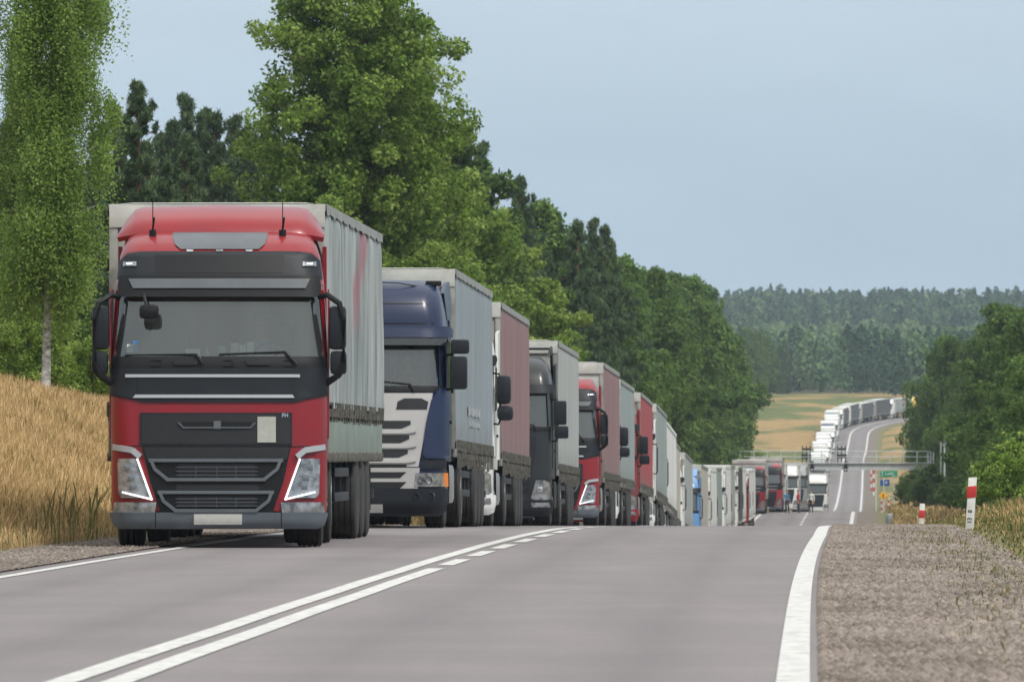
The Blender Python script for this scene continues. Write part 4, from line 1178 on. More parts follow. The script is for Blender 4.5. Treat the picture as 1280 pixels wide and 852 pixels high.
    for sx in (-1, 1):
        for xx in (.80, 1.03):
            bm = NB(); bmesh.ops.create_cone(bm, segments=16, radius1=.055, radius2=.05, depth=.03)
            bmesh.ops.rotate(bm, verts=bm.verts, matrix=Matrix.Rotation(R(90), 3, 'X'), cent=(0, 0, 0)); bmesh.ops.translate(bm, verts=bm.verts, vec=(sx*xx, c.y(xx, .48)-.062, .49)); obj('fog_light', bm, M_LAMP, bp)
    bm = NB(); c.panel(bm, [(.36, -.30, .30), (.23, -.30, .30)], .066, nx=5); obj('licence_plate', bm, M_PLATE, bp)
    # side air deflectors and roof ears
    for sx in (-1, 1):
        bm = NB(); poly_prism(bm, [(sx*1.16, 2.25, 1.2), (sx*1.16, 2.60, 1.2), (sx*1.16, 2.62, 3.2), (sx*1.16, 2.27, 3.2)], (sx*.05, 0, 0)); obj('side_fairing', bm, P, cab)
        bm = NB(); poly_prism(bm, [(sx*1.10, 1.5, 3.6), (sx*1.12, 1.9, 3.76), (sx*1.14, 2.35, 3.80), (sx*1.16, 2.50, 3.55), (sx*1.16, 2.45, 3.22), (sx*1.13, 1.9, 3.2)], (sx*.06, 0, 0)); obj('roof_deflector', bm, P, cab)
    side_details(c, cab, P)
    for sx in (-1, 1):
        bm = NB(); tube(bm, [(sx*1.20, .45, 2.62), (sx*1.32, .34, 2.64)], .022, 6); tube(bm, [(sx*1.22, .45, 2.1), (sx*1.34, .34, 2.12)], .022, 6); tube(bm, [(sx*1.34, .34, 2.75), (sx*1.34, .34, 2.05)], .02, 6)
        mm = obj('mirror', bm, M_BLK, cab)
        bm = NB(); box(bm, (sx*1.44, .36, 2.36), (.26, .15, .50), bev=.05); box(bm, (sx*1.46, .36, 2.76), (.28, .16, .22), bev=.05); obj('mirror_housing', bm, M_DGR, mm)
        bm = NB(); box(bm, (sx*1.44, .438, 2.36), (.2, .006, .42)); box(bm, (sx*1.46, .443, 2.76), (.22, .006, .16)); obj('mirror_glass', bm, M_MIRR, mm)
    wiper(c, cab, -.95, 2.19, -.1, 2.20, .0, 2.08); wiper(c, cab, .05, 2.25, .70, 2.19, .78, 2.08)
    return c, cab

# --- plain high cab used for the others
def cab_plain(root, P, lower=None, round_mirror=True, visor=M_BLK, mesh_panel=True, bumper=None, top=None, deflect=True, tall=3.66, lamp=None, grille_col=None):
    d = tall-3.66
    c = Cab([(.2, .10), (.32, .02), (1.0, 0), (1.6, .04), (2.1, .09), (2.85, .26), (3.05, .32), (3.28, .42), (3.45+d*.6, .58), (3.58+d, .82), (3.66+d, 1.2)],
            [(.2, 1.18), (.45, 1.225), (1.9, 1.245), (2.9, 1.215), (3.3, 1.16), (3.55+d, 1.06), (3.66+d, .94)], bow=.09, rc=.22)
    bm = NB()
    c.shell(bm, [1.02, 1.3, 1.7, 2.0, 2.12]); c.shell(bm, [2.96, 3.05, 3.15, 3.28, 3.38, 3.45+d*.6, 3.52+d*.8, 3.58+d, 3.62+d, 3.66+d])
    c.shell(bm, [.55, .8, .95, 1.05], back=.76)
    for sx in (-1, 1):
        ch = [(sx*c.hw(z), z) for z in (2.08, 2.5, 3.0)]
        for (xa, za), (xb, zb) in zip(ch, ch[1:]):
            ya, yb = c.y(c.hw(za), za)-.02, c.y(c.hw(zb), zb)-.02
            poly_prism(bm, [(xa, ya, za), (xa, c.back, za), (xb, c.back, zb), (xb, yb, zb)], (-sx*.05, 0, 0))
            xi, xj = xa-sx*.08, xb-sx*.08
            v = [bm.verts.new(p) for p in ((xa, ya+.004, za), (xi, c.y(xi, za)-.012, za), (xj, c.y(xj, zb)-.012, zb), (xb, yb+.004, zb))]; bm.faces.new(v)
    box(bm, (0, c.back-.03, 2.55), (2.36, .05, 1.0))
    cab = obj('cab', bm, P, root); interior(cab, c)
    c.part('windscreen', [(2.93, -1.09, 1.09), (2.12, -1.14, 1.14)], M_GLASS, cab, .002, nx=16, depth=.012, nz=3)
    bm = NB(); c.panel(bm, [(2.14, -1.2, 1.2), (2.04, -1.21, 1.21)], .016); obj('cowl', bm, M_BLK, cab)
    bm = NB(); c.panel(bm, [(3.06, -1.17, 1.17), (2.98, -1.19, 1.19), (2.86, -1.17, 1.17)], .12, depth=.13, nx=16); obj('sun_visor', bm, visor, cab)
    g = c.part('grille', [(1.93, -.92, .92), (1.5, -.90, .90), (.72, -.74, .74)], grille_col or M_DGR, cab, .02, nx=16)[0]
    bm = NB()
    for zt in (1.82, 1.62, 1.42, 1.22, 1.02, .86): c.panel(bm, [(zt, -.78+(1.8-zt)*.08, .78-(1.8-zt)*.08), (zt-.09, -.76+(1.8-zt)*.08, .76-(1.8-zt)*.08)], .026, nx=10)
    obj('grille_slot', bm, M_MESH, g)
    for sx in (-1, 1):
        bm = NB(); rw = [(.98, .90, 1.10), (.92, .88, 1.18), (.60, .80, 1.19), (.56, .84, 1.14)]
        c.panel(bm, rw if sx > 0 else [(a, -cc, -b_) for a, b_, cc in rw], .03, nx=6); hl = obj('headlight', bm, lamp or M_LAMP, cab)
        bm = NB(); box(bm, (sx*.99, c.y(.99, .78)-.035, .78), (.12, .03, .14), bev=.02); obj('lamp', bm, M_CHR, hl)
        bm = NB(); rw = [(.50, .80, 1.15), (.40, .82, 1.16)]
        c.panel(bm, rw if sx > 0 else [(a, -cc, -b_) for a, b_, cc in rw], .062, nx=5); obj('fog_light', bm, M_LAMP, cab)
    bm = NB(); c.panel(bm, [(.56, -1.235, 1.235), (.42, -1.24, 1.24), (.26, -1.21, 1.21), (.2, -1.12, 1.12)], .05, depth=.5, nx=20)
    bp = obj('bumper', bm, bumper or P, root)
    bm = NB(); c.panel(bm, [(.37, -.28, .28), (.25, -.28, .28)], .066, nx=5); obj('licence_plate', bm, M_PLATE, bp)
    for sx in (-1, 1):
        bm = NB(); poly_prism(bm, [(sx*1.21, 2.20, 1.2), (sx*1.21, 2.62, 1.2), (sx*1.21, 2.64, 3.55), (sx*1.19, 2.25, 3.5)], (sx*.05, 0, 0)); obj('side_fairing', bm, P, cab)
    if deflect:
        bm = NB(); n = 10; F = []
        for i in range(n+1):
            u = -1+2*i/n; F.append([bm.verts.new((1.12*u, yy+.08*u*u, zz_-.06*u*u+d*.5)) for yy, zz_ in ((1.15, 3.60), (1.5, 3.78), (1.9, 3.90), (2.25, 3.95))]+[bm.verts.new((1.12*u, 2.27, 3.6)), bm.verts.new((1.12*u, 1.2, 3.56))])
        for i in range(n):
            for j in range(6): bm.faces.new((F[i][j], F[i][(j+1) % 6], F[i+1][(j+1) % 6], F[i+1][j]))
        bm.faces.new(F[0]); bm.faces.new(F[-1]); obj('roof_deflector', bm, top or P, cab)
    side_details(c, cab, P)
    for sx in (-1, 1):
        bm = NB(); tube(bm, [(sx*1.20, .42, 2.74), (sx*1.34, .30, 2.72), (sx*1.36, .30, 2.6), (sx*1.36, .30, 1.9), (sx*1.33, .32, 1.82), (sx*1.2, .4, 1.84)], .02, 6)
        mm = obj('mirror', bm, M_BLK, cab)
        bv = .09 if round_mirror else .045
        bm = NB(); box(bm, (sx*1.42, .33, 2.44), (.27, .19, .52), bev=bv); box(bm, (sx*1.45, .33, 2.02), (.29, .19, .27), bev=bv); obj('mirror_housing', bm, M_DGR, mm)
        bm = NB(); box(bm, (sx*1.42, .43, 2.44), (.17, .006, .38)); box(bm, (sx*1.45, .43, 2.02), (.17, .006, .15)); obj('mirror_glass', bm, M_MIRR, mm)
    wiper(c, cab, -.95, 2.18, -.15, 2.19, -.05, 2.07); wiper(c, cab, .05, 2.19, .85, 2.18, .92, 2.07)
    return c, cab

def swing(parts, ang, py=4.2):
    for o in parts:
        lx, ly, lz = o.location; c_, s_ = math.cos(ang), math.sin(ang)
        x, y = lx, ly-py
        o.location = (c_*x-s_*y, s_*x+c_*y+py, lz); o.rotation_euler = (0, 0, ang)
def kids(o): return list(o.children)
def copy_tree(o, parent=None, skip=(), depth=0, maxd=2):
    c = o.copy(); COL.objects.link(c)
    if parent: c.parent = parent
    for ch in list(o.children):
        if depth+1 > maxd or ch.name.split('.')[0] in skip: continue
        copy_tree(ch, c, skip, depth+1, maxd)
    return c
def recolour(o, table):
    for ch in [o]+list(o.children_recursive):
        if ch.type == 'MESH':
            for i, sl in enumerate(ch.material_slots):
                if sl.material in table:
                    m = table[sl.material]; sl.link = 'OBJECT'; sl.material = m

def place(root, zf, off=-2.1, yaw=None, x=None, L=15.6):
    """cab front at road parameter zf; off = the truck's inner edge to the centre line"""
    o = off-1.275
    def pt(z):
        h = math.atan(float(hd(z))); return Vector((float(cx(z))+o*math.cos(h), z-o*math.sin(h), float(zr(z))))
    h = math.atan(float(hd(zf)))
    f = pt(zf); a, b2 = pt(zf+1.4*math.cos(h)), pt(zf+12.4*math.cos(h))
    if x is not None: f.x = x
    if yaw is None: yaw = -math.atan2(b2.x-a.x, b2.y-a.y)
    pitch = math.atan((b2.z-a.z)/11.0)
    root.rotation_euler = (pitch, 0, yaw); root.location = (f.x, f.y, a.z-math.tan(pitch)*1.4)

QG = 'lorries queued along the left side of the road'
def lorry(label, group=QG): return thing('lorry', label, 'truck', group=group)

# 1 lead truck
t1 = lorry('red lorry heading the queue, black and grey front, lit headlight strips, grey tarpaulin trailer')
c1, cab1 = cab_volta(t1, P_RED)
tractor_running_gear(t1, tank=M_ALU)
swing(kids(t1), .048)
text_obj('badge', 'FH', .062, M_CHR, cab1, (.76, c1.y(.76, 1.515)-.036, 1.513), (R(90), 0, 0), bold=.002)
trailer(t1, 2.72, T_GREY, boards=True, roof_z=4.02, pleat=1.9)
place(t1, 96, x=-3.56, yaw=-.033)
# things lying behind the glass of the lead truck
for k, (xx, ww, hh, mm, nm) in enumerate(((-1.02, .07, .09, M_PAPER, 'sticker'), (-.955, .06, .13, M_BCARD, 'sticker'), (.18, .09, .14, M_PAPER, 'card'), (.27, .08, .12, M_PAPER, 'card'), (.36, .08, .15, M_PAPER, 'card'),
                                          (.03, .08, .11, mat('green_card', (.35, .5, .3), .8), 'card'), (-.30, .17, .07, M_PAPER, 'card'))):
    bm = NB(); yy = c1.y(xx, 2.25)+(.03 if nm == 'sticker' else .05)
    box(bm, (xx, yy, (2.24 if nm == 'sticker' else 2.205)+hh/2), (ww, .008, hh)); obj(nm, bm, mm, cab1)
for xx in (.07, -.14): bm = NB(); tube(bm, [(xx, .55, 2.1), (xx, .55, 2.24), (xx, .55, 2.27), (xx, .55, 2.30)], [.034, .034, .014, .014], 10); obj('bottle', bm, mat('clear_bottle', (.35, .42, .42), .2), cab1)

# 2 navy truck with silver grille
t2 = lorry('navy blue lorry with silver slatted grille and bluish grey trailer, second in the queue')
c2, cab2 = cab_scan(t2, P_BLUE); tractor_running_gear(t2, tank=M_ALU)
trailer(t2, 2.75, T_BLUEG, 'b', roof_z=4.02)
place(t2, 127.5, off=-1.95)
for k, (xx, ww, hh) in enumerate(((-.30, .16, .07), (-.12, .13, .07), (.04, .13, .06), (.20, .05, .08), (-.62, .10, .12))):
    bm = NB(); box(bm, (xx, c2.y(xx, 2.2)+.05, 2.19+hh/2), (ww, .01, hh)); obj('card', bm, M_PAPER, cab2)
bm = NB()
for r_, (zz_, hh, n_, w0) in enumerate(((1.86, .15, 7, .42), (1.66, .10, 9, .26))):
    for i in range(n_): box(bm, (1.294, 7.2+i*(w0+.22)+.05*r_, zz_), (.006, w0, hh*(1-.25*(i % 2))), bev=.0)
lg_ = obj('faded_logo', bm, mat('faded_print', (.42, .45, .46), .6, var=.3, vscale=6), [o for o in t2.children if o.name.startswith('trailer_body')][0])
# 3 white cab with faded red trailer
t3 = lorry('white lorry with rounded black mirrors and faded pinkish trailer, third in the queue')
c3, cab3 = cab_plain(t3, P_WHITE, round_mirror=True, tall=3.72); tractor_running_gear(t3); trailer(t3, 2.75, T_PINK, 'c', roof_z=4.08)
place(t3, 149.9, off=-2.15)
# 4 black
t4 = lorry('black lorry with square mirrors and a light grey tarpaulin trailer, fourth in the queue')
c4, cab4 = cab_plain(t4, P_BLACK, round_mirror=False, bumper=M_DGR, tall=3.66, deflect=False, visor=M_DGR); tractor_running_gear(t4, tank=M_BLK); trailer(t4, 2.9, T_LGREY, 'd', roof_z=4.06)
bm = NB()
for sx in (-1, 1): poly_prism(bm, [(sx*1.08, 1.3, 3.66), (sx*1.12, 2.5, 3.92), (sx*1.16, 2.62, 3.0), (sx*1.15, 2.45, 3.0), (sx*1.12, 2.3, 3.74)], (sx*.05, 0, 0))
box(bm, (0, 2.2, 3.86), (2.24, .5, .04)); obj('roof_deflector', bm, M_BLK, cab4)
place(t4, 181.2, off=-2.2)
# 5 red, same make as the lead
t5 = lorry('bright red lorry with a pale pink tarpaulin trailer, fifth in the queue')
c5, cab5 = cab_volta(t5, P_RED, detail=1); tractor_running_gear(t5); trailer(t5, 2.75, T_PINK, 'e', roof_z=4.1, front=M_ROOF)
place(t5, 207, off=-1.97)
# template for the rest
t6 = lorry('lorry with rounded black mirrors and a smooth grey-green tarpaulin trailer, sixth in the queue')
c6, cab6 = cab_plain(t6, P_WHITE, tall=3.6); tractor_running_gear(t6); trailer(t6, 2.75, T_GREEN, 'f', roof_z=4.05, simple=True)
place(t6, 226.4, off=-2.1)
sq = lorry('lorry with square mirrors and a bright red trailer, seventh in the queue')
cab_plain(sq, P_RED, round_mirror=False, tall=3.6); tractor_running_gear(sq); trailer(sq, 2.75, T_RED, 'g', roof_z=4.05, simple=True)
place(sq, 245.3, off=-2.05)
FAR_SKIP = ('tool_box', 'mudguard', 'step', 'wiper', 'panel_gap', 'strap_row', 'mirror_glass', 'handle', 'locking_rod', 'rim', 'lamp', 'seat', 'steering_wheel', 'side_guard', 'front_frame')
def another(zf, label, cabp, tarp_, off=-2.1, base=None, skip=(), bumper=None, group=QG, maxd=2, x=None, roof=None):
    b = base or t6
    r = copy_tree(b, None, skip, 0, maxd); r['label'] = label; r['group'] = group
    src_cab = {t6: P_WHITE, sq: P_RED, t5: P_RED}[b]; src_t = {t6: T_GREEN, sq: T_RED, t5: T_PINK}[b]
    tb = {src_cab: cabp, src_t: tarp_}
    if tarp_ is T_WHITE: tb[M_BHEAD] = M_WBODY; tb[M_RAIL] = M_WBODY; tb[M_ROOF] = M_WBODY
    recolour(r, tb); place(r, zf, off)
    r.scale = (1, 1, 1+.03*math.sin(zf*1.7)); return r
another(263.6, 'lorry with a dull grey-green trailer, eighth in the queue behind the bright red trailer', P_WHITE, T_GREEN, -2.04)
another(282.4, 'white lorry with a pale trailer, ninth in the queue', P_WHITE, T_WHITE, -2.15, base=sq)
another(300.6, 'white lorry with a beige-grey trailer and square mirrors, tenth in the queue', P_WHITE, T_BEIGE, -2.42, base=sq)
another(319.4, 'lorry with a plain grey trailer, last one before the blue cab where the road dips', P_WHITE, T_LGREY, -2.35)
another(338.4, 'light blue lorry with a beige trailer, half sunk behind the crest', P_LBLUE, T_BEIGE, -2.1, base=sq)
ordn = ['first', 'second', 'third', 'fourth', 'fifth', 'sixth', 'seventh', 'eighth', 'ninth', 'tenth', 'eleventh', 'twelfth', 'thirteenth', 'fourteenth', 'fifteenth', 'sixteenth', 'seventeenth', 'eighteenth', 'nineteenth', 'twentieth']
for k, (zf_, cp, tp, cn, tn) in enumerate(((358, P_WHITE, T_WHITE, 'white', 'white'), (377, P_TEAL, T_GREEN, 'dark teal', 'grey-green'), (396, P_WHITE, T_WHITE, 'white', 'white'), (415, P_WHITE, T_LGREY, 'white', 'grey'),
                                         (434, P_WHITE, T_DK2, 'white', 'charcoal'), (453, P_GREY, T_WHITE, 'grey', 'white'), (472, P_RED, T_WHITE, 'red', 'white'), (491, P_WHITE, T_WHITE, 'white', 'white'))):
    another(zf_, f'{cn} lorry with a {tn} trailer, {ordn[k]} behind the light blue one', cp, tp, -2.1-.1*(k % 2), base=(sq if k % 2 else t6), skip=FAR_SKIP)
another(628, 'red lorry at the second rise, furthest left of the two red ones there', P_RED, T_LGREY, -3.1, base=t5, skip=FAR_SKIP)
another(648, 'red lorry at the second rise whose front shows right of its red neighbour', P_DRED, T_LGREY, -2.05, base=t5, skip=FAR_SKIP)
another(668, 'white lorry just behind the two red ones at the second rise', P_WHITE, T_WHITE, -2.0, skip=FAR_SKIP)
another(690, 'white lorry with a tall roof standing beside the man in blue at the second rise', P_WHITE, T_WHITE, -1.15, base=sq, skip=FAR_SKIP)
another(711, 'grey lorry squeezed behind the white one at the second rise', P_GREY, T_LGREY, -.55, skip=FAR_SKIP)
another(731, 'white lorry below the left part of the gantry, ending the second group', P_WHITE, T_BEIGE, -.9, skip=FAR_SKIP)
another(862, 'white lorry standing alone in the middle of the road under the gantry', P_WHITE, T_WHITE, .35, skip=FAR_SKIP, group='lorries near the gantry')
HG = 'lorries queued up the far hill'
hill = [(1330, P_GREY, T_GREY, 'grey'), (1348, P_WHITE, T_WHITE, 'white'), (1366, P_WHITE, T_WHITE, 'white'), (1384, P_WHITE, T_BEIGE, 'cream'), (1402, P_WHITE, T_WHITE, 'white'), (1420, P_WHITE, T_WHITE, 'white'),
        (1438, P_SILVER, T_WHITE, 'silver'), (1456, P_WHITE, T_WHITE, 'white'), (1474, P_WHITE, T_LGREY, 'white'), (1492, P_WHITE, T_WHITE, 'white'), (1510, P_BLUE, T_WHITE, 'blue'), (1528, P_WHITE, T_WHITE, 'white'),
        (1546, P_WHITE, T_WHITE, 'white'), (1564, P_TEAL, T_WHITE, 'teal'), (1582, P_WHITE, T_WHITE, 'white'), (1600, P_WHITE, T_BEIGE, 'white'), (1618, P_YEL, T_WHITE, 'cream and yellow')]
for k, (zf_, cp, tp, cn) in enumerate(hill):
    if k > 13: break
    zf_ = 1330+k*22+2.5*math.sin(k*1.9)
    w_ = 'grey lorry at the foot of the far hill, head of the queue climbing it' if k == 0 else \
        f'{cn} lorry in the queue climbing the far hill, {ordn[k]} from its lower end'
    another(zf_, w_, cp, tp, -2.3-.35*math.sin(k*2.1), skip=FAR_SKIP+('mirror', 'front_panel', 'marker_light'), group=HG, base=(sq if k % 3 == 1 else t6))
for zf_, cp, tp, lb in ((1636, P_WHITE, T_DK2, 'white lorry with a charcoal trailer where the bend on the far hill begins'), (1653, P_WHITE, T_DARK, 'lorry with a dark blue-grey trailer, second in the bend on the far hill'),
                        (1670, P_SILVER, T_DARK, 'lorry with a near black trailer, third in the bend on the far hill'), (1686, P_GREY, T_DK2, 'lorry with a long charcoal trailer, just before the white cab in the far bend'),
                        (1703, P_WHITE, T_GREY, 'white lorry with a light grey trailer in the far bend beside the yellow one'), (1719, P_YEL, T_LGREY, 'yellow lorry at the right end of the queue, next to the wood on the right'),
                        (1735, P_WHITE, T_LGREY, 'white lorry behind the yellow one at the far end of the bend')):
    another(zf_, lb, cp, tp, -2.3, skip=FAR_SKIP+('mirror', 'front_panel', 'marker_light'), group=HG)

# people
sh_b = mat('blue_cloth', (.03, .16, .30), .9); sh_w = mat('white_cloth', (.7, .7, .68), .9); sh_d = mat('dark_cloth', (.02, .024, .035), .9); sh_r = mat('red_cloth', (.35, .03, .04), .9)
def stand(name, label, z, d, yaw, shirt, tr, pose=None):
    X_ = float(cx(z))+d
    return person(name, label, pose, shirt, tr, (X_, z, float(zr(z))+.0), yaw, h=1.78, group='people standing on the road')
stand('person', 'person in a blue jacket and dark trousers standing beside the red lorry', 634, -1.55, .5, sh_b, sh_d, dict(wl=(-.12, -.2, 1.05, .03), ml=(-.06, -.26, 1.08, .038)))
stand('person', 'person in a white shirt and dark trousers standing in the road', 637, .25, -.5, sh_w, sh_d)
stand('person', 'person in a dark red top standing left of the one in white', 639, -.75, 1.2, sh_r, sh_d)
def driver(t, label, x, y, z, shirt):
    o = person('person', label, None, shirt, sh_d, (0, 0, 0), 0, seated=True)
    M_ = Matrix.Translation(t.location) @ t.rotation_euler.to_matrix().to_4x4()
    p = M_ @ Vector((x, y, z)); o.location = p; o.rotation_euler = t.rotation_euler; return o
driver(t1, 'driver in a light blue shirt behind the steering wheel of the red lead lorry', .60, 1.60, 1.36, mat('light_blue_cloth', (.25, .36, .5), .9))
driver(t2, 'driver in an orange-brown shirt behind the wheel of the navy lorry', .60, 1.60, 1.36, mat('brown_cloth', (.35, .14, .05), .9))

# ------------------------------------------------------------------ trees
def leaf_mat(name, stops, trans=.35, rough=.6):
    def f(t, b):
        b.inputs['Roughness'].default_value = rough; b.inputs['Specular IOR Level'].default_value = .10
        r = t.nodes.new('ShaderNodeValToRGB'); e = r.color_ramp.elements
        e[0].position = 0; e[0].color = (*stops[0], 1); e[1].position = 1; e[1].color = (*stops[-1], 1)
        for i, c in enumerate(stops[1:-1]): q = e.new((i+1)/(len(stops)-1)); q.color = (*c, 1)
        t.links.new(attr(t, 'tint'), r.inputs[0])
        oi = t.nodes.new('ShaderNodeObjectInfo')
        hsv = t.nodes.new('ShaderNodeHueSaturation')
        mr = t.nodes.new('ShaderNodeMapRange'); mr.inputs[3].default_value = .78; mr.inputs[4].default_value = 1.22
        t.links.new(oi.outputs['Random'], mr.inputs[0]); t.links.new(mr.outputs[0], hsv.inputs['Value']); t.links.new(r.outputs[0], hsv.inputs['Color'])
        t.links.new(hsv.outputs[0], b.inputs['Base Color'])
        tr = t.nodes.new('ShaderNodeBsdfTranslucent'); t.links.new(hsv.outputs[0], tr.inputs[0])
        m = t.nodes.new('ShaderNodeMixShader'); m.inputs[0].default_value = trans
        o = t.nodes['Material Output']; t.links.new(b.outputs[0], m.inputs[1]); t.links.new(tr.outputs[0], m.inputs[2]); t.links.new(m.outputs[0], o.inputs[0])
    return surf_mat(name, f)
L_POP = leaf_mat('poplar_leaves', [(.07, .135, .022), (.145, .24, .038), (.24, .35, .07), (.37, .45, .13)], .5)
L_BIR = leaf_mat('birch_leaves', [(.072, .13, .028), (.135, .225, .045), (.225, .325, .08), (.33, .41, .14)], .5)
L_OAK = leaf_mat('broad_leaves', [(.046, .095, .024), (.095, .17, .038), (.18, .26, .065)], .42)
L_MAP = leaf_mat('bright_leaves', [(.11, .19, .025), (.20, .30, .05), (.36, .43, .11)], .45)
L_PIN = leaf_mat('pine_needles', [(.032, .058, .036), (.056, .095, .050), (.095, .145, .065), (.15, .195, .085)], .2)
B_PINE = mat('pine_bark', (.20, .095, .05), .9, col2=(.07, .045, .035), vscale=5, bump=.5, bscale=12)
B_GREY = mat('grey_bark', (.10, .09, .075), .9, col2=(.045, .04, .035), vscale=6, bump=.5, bscale=14)
B_BIR = mat('birch_bark', (.50, .48, .44), .8, col2=(.06, .055, .05), vscale=3.5, stretch=(1.5, 1.5, 3.2), bump=.2, bscale=10)

def cards(name, C, Nrm, size, asp, m, tint, axis=False):
    """one leaf-shaped quad per point"""
    n = len(C); r = rng.standard_normal((n, 3)); Nn = Nrm/(np.linalg.norm(Nrm, axis=1, keepdims=True)+1e-6)
    if axis:
        u = Nn+r*.28; u /= np.linalg.norm(u, axis=1, keepdims=True)+1e-6; v = np.cross(u, r); v /= np.linalg.norm(v, axis=1, keepdims=True)+1e-6; Nn = np.cross(u, v)
    else:
        u = np.cross(Nn, r); u /= np.linalg.norm(u, axis=1, keepdims=True)+1e-6; v = np.cross(Nn, u)
    s = size[:, None]
    V = np.stack([C-u*s, C+v*s*asp-Nn*s*.12, C+u*s, C-v*s*asp-Nn*s*.12], 1).reshape(-1, 3)
    F = np.arange(n*4).reshape(-1, 4)
    return np_mesh('_'+name, V, F, m, {'tint': np.repeat(np.clip(tint, 0, 1), 4)}, smooth=False)
def trunk_bm(h, r0, lean=0, n=9, wob=.12, r1=.03):
    pts = []; 
    for i in range(n+1):
        t = i/n; pts.append((math.sin(t*2.5+lean)*wob+lean*t*.8, math.cos(t*2.1)*wob-wob, h*t))
    rad = [r0*(1.25 if i == 0 else 1)*(1-i/n)**.8+r1 for i in range(n+1)]
    return pts, rad
def clumpy(n, cen, rad, flat, up=.35, shell=.55):
    """n points in an uneven leaf clump around cen; returns points and outward normals"""
    d = rng.standard_normal((n, 3)); d /= np.linalg.norm(d, axis=1, keepdims=True)
    rr = (shell+(1-shell)*rng.random(n))*rad*(.75+.35*rng.random(n))
    P = d*rr[:, None]*np.array([1, 1, flat]); Nn = d*.7+rng.standard_normal((n, 3))*.55+np.array([0, 0, up])
    return P+cen, Nn
class Tree: pass
def make_tree(kind, h, prof, nl, cr, per, leaf, mleaf, mbark, t0=.15, r0=.18, flat=.7, rise=.35, sub=3, asp=.6, seed=1, droop=0, bark_limb=None, holes=0.0, side=1.0, jitter=(.72, 1.16)):
    global rng
    rng = np.random.default_rng(seed); rd = random.Random(seed)
    bm = NB(); pts, rad = trunk_bm(h*.97, r0)
    tube(bm, pts, rad, 8)
    tp = lambda t: Vector([np.interp(t*h, [p[2] for p in pts], [p[k] for p in pts]) for k in (0, 1)]+[t*h])
    C, Nn, T, S = [], [], [], []
    for i in range(nl):
        t = t0+(1-t0)*((i+.5)/nl)**.92
        az = i*2.39996+rd.uniform(-.4, .4)
        L = prof(t)*rd.uniform(*jitter)*(side if math.cos(az) > .3 else 1)
        if rd.random() < holes: L *= .5
        a = tp(t-.02); rs = rise*rd.uniform(.6, 1.3)
        if kind == 'pine': rs = rise*rd.uniform(.3, 1.2)-.12*(1-t)
        e = a+Vector((math.cos(az)*L, math.sin(az)*L, L*rs))
        mid = a.lerp(e, .5)+Vector((0, 0, -.06*L if kind == 'pine' else .04*L))
        rl = max(.012, r0*.28*(1-t)+.012)
        tube(bm, [a, mid, e], [rl, rl*.7, .008], 5, caps=False)
        m_ = max(1, int(round(sub*(.5+L/ max(.5, prof(.4))))))
        for k in range(m_):
            f = .32+.68*(k+rd.uniform(.3, .9))/m_
            p = (a.lerp(mid, f*2) if f < .5 else mid.lerp(e, f*2-1))
            off = L*.20*(1-abs(f-.75))
            p = p+Vector((rd.gauss(0, off), rd.gauss(0, off), rd.gauss(0, off*.6)))
            lo_ = .3 if kind == 'pine' else .62
            cr_ = cr*rd.uniform(.6, 1.25)*(lo_+(1-lo_)*min(1, L/max(.6, prof(.4))))
            n = int(per*rd.uniform(.6, 1.3)*(cr_/cr)**1.6)
            if droop:
                # hanging strands below the twig
                ns = max(3, n//14)
                sp, sn = clumpy(ns, np.array(p), cr_, .55)
                for q in range(ns):
                    ln = droop*rd.uniform(.4, 1.15); kk = 14; tt = np.linspace(0, 1, kk)+rng.random(kk)*.05
                    sw = rng.standard_normal(2)*.10*ln
                    P = sp[q][None]+np.stack([sw[0]*tt, sw[1]*tt, -ln*tt], 1)+rng.standard_normal((kk, 3))*.045
                    C.append(P); Nn.append(rng.standard_normal((kk, 3))+np.array([0, 0, .3])); T.append(np.full(kk, .2+rd.random()*.5)+.22*rng.random(kk)); S.append(leaf*(.7+.6*rng.random(kk)))
            elif kind == 'pine':
                nt_ = max(4, n//13); sp, sn = clumpy(nt_, np.array(p), cr_, flat, shell=.2)
                for q in range(nt_):
                    kk = 13; hgt = rd.uniform(.12, .34); tt = rng.random(kk)
                    P = sp[q][None]+np.stack([rng.standard_normal(kk)*.03, rng.standard_normal(kk)*.03, tt*hgt], 1)
                    a_ = rng.random(kk)*6.283
                    C.append(P); Nn.append(np.stack([np.cos(a_), np.sin(a_), .75+.6*tt], 1)); T.append(np.full(kk, .15+.55*rd.random())+.2*tt+.1*rng.standard_normal(kk)); S.append(leaf*(.75+.5*rng.random(kk)))
            else:
                P, q = clumpy(n, np.array(p), cr_, flat)
                C.append(P); Nn.append(q); T.append(.25+.5*rd.random()+.28*rng.standard_normal(n)); S.append(leaf*(.65+.7*rng.random(n)))
            if k < 2: tube(bm, [mid, p], [rl*.5, .006], 4, caps=False)
    # leader tuft
    P, q = clumpy(int(per*1.2), np.array(tp(.97)), cr*.7, 1.3); C.append(P); Nn.append(q); T.append(.3+.5*rng.random(len(P))); S.append(leaf*(.7+.6*rng.random(len(P))))
    C = np.concatenate(C); Nn = np.concatenate(Nn); T = np.concatenate(T); S = np.concatenate(S)
    T_ = Tree(); T_.kind = kind; T_.h = h
    T_.crown = cards('crown', C, Nn, S, asp, mleaf, T, axis=(kind == 'pine'))
    me = bpy.data.meshes.new('trunk'); bm.to_mesh(me); bm.free(); me.materials.append(mbark); me.shade_smooth(); T_.trunk = me
    T_.pts = (C, Nn, T, S)
    return T_
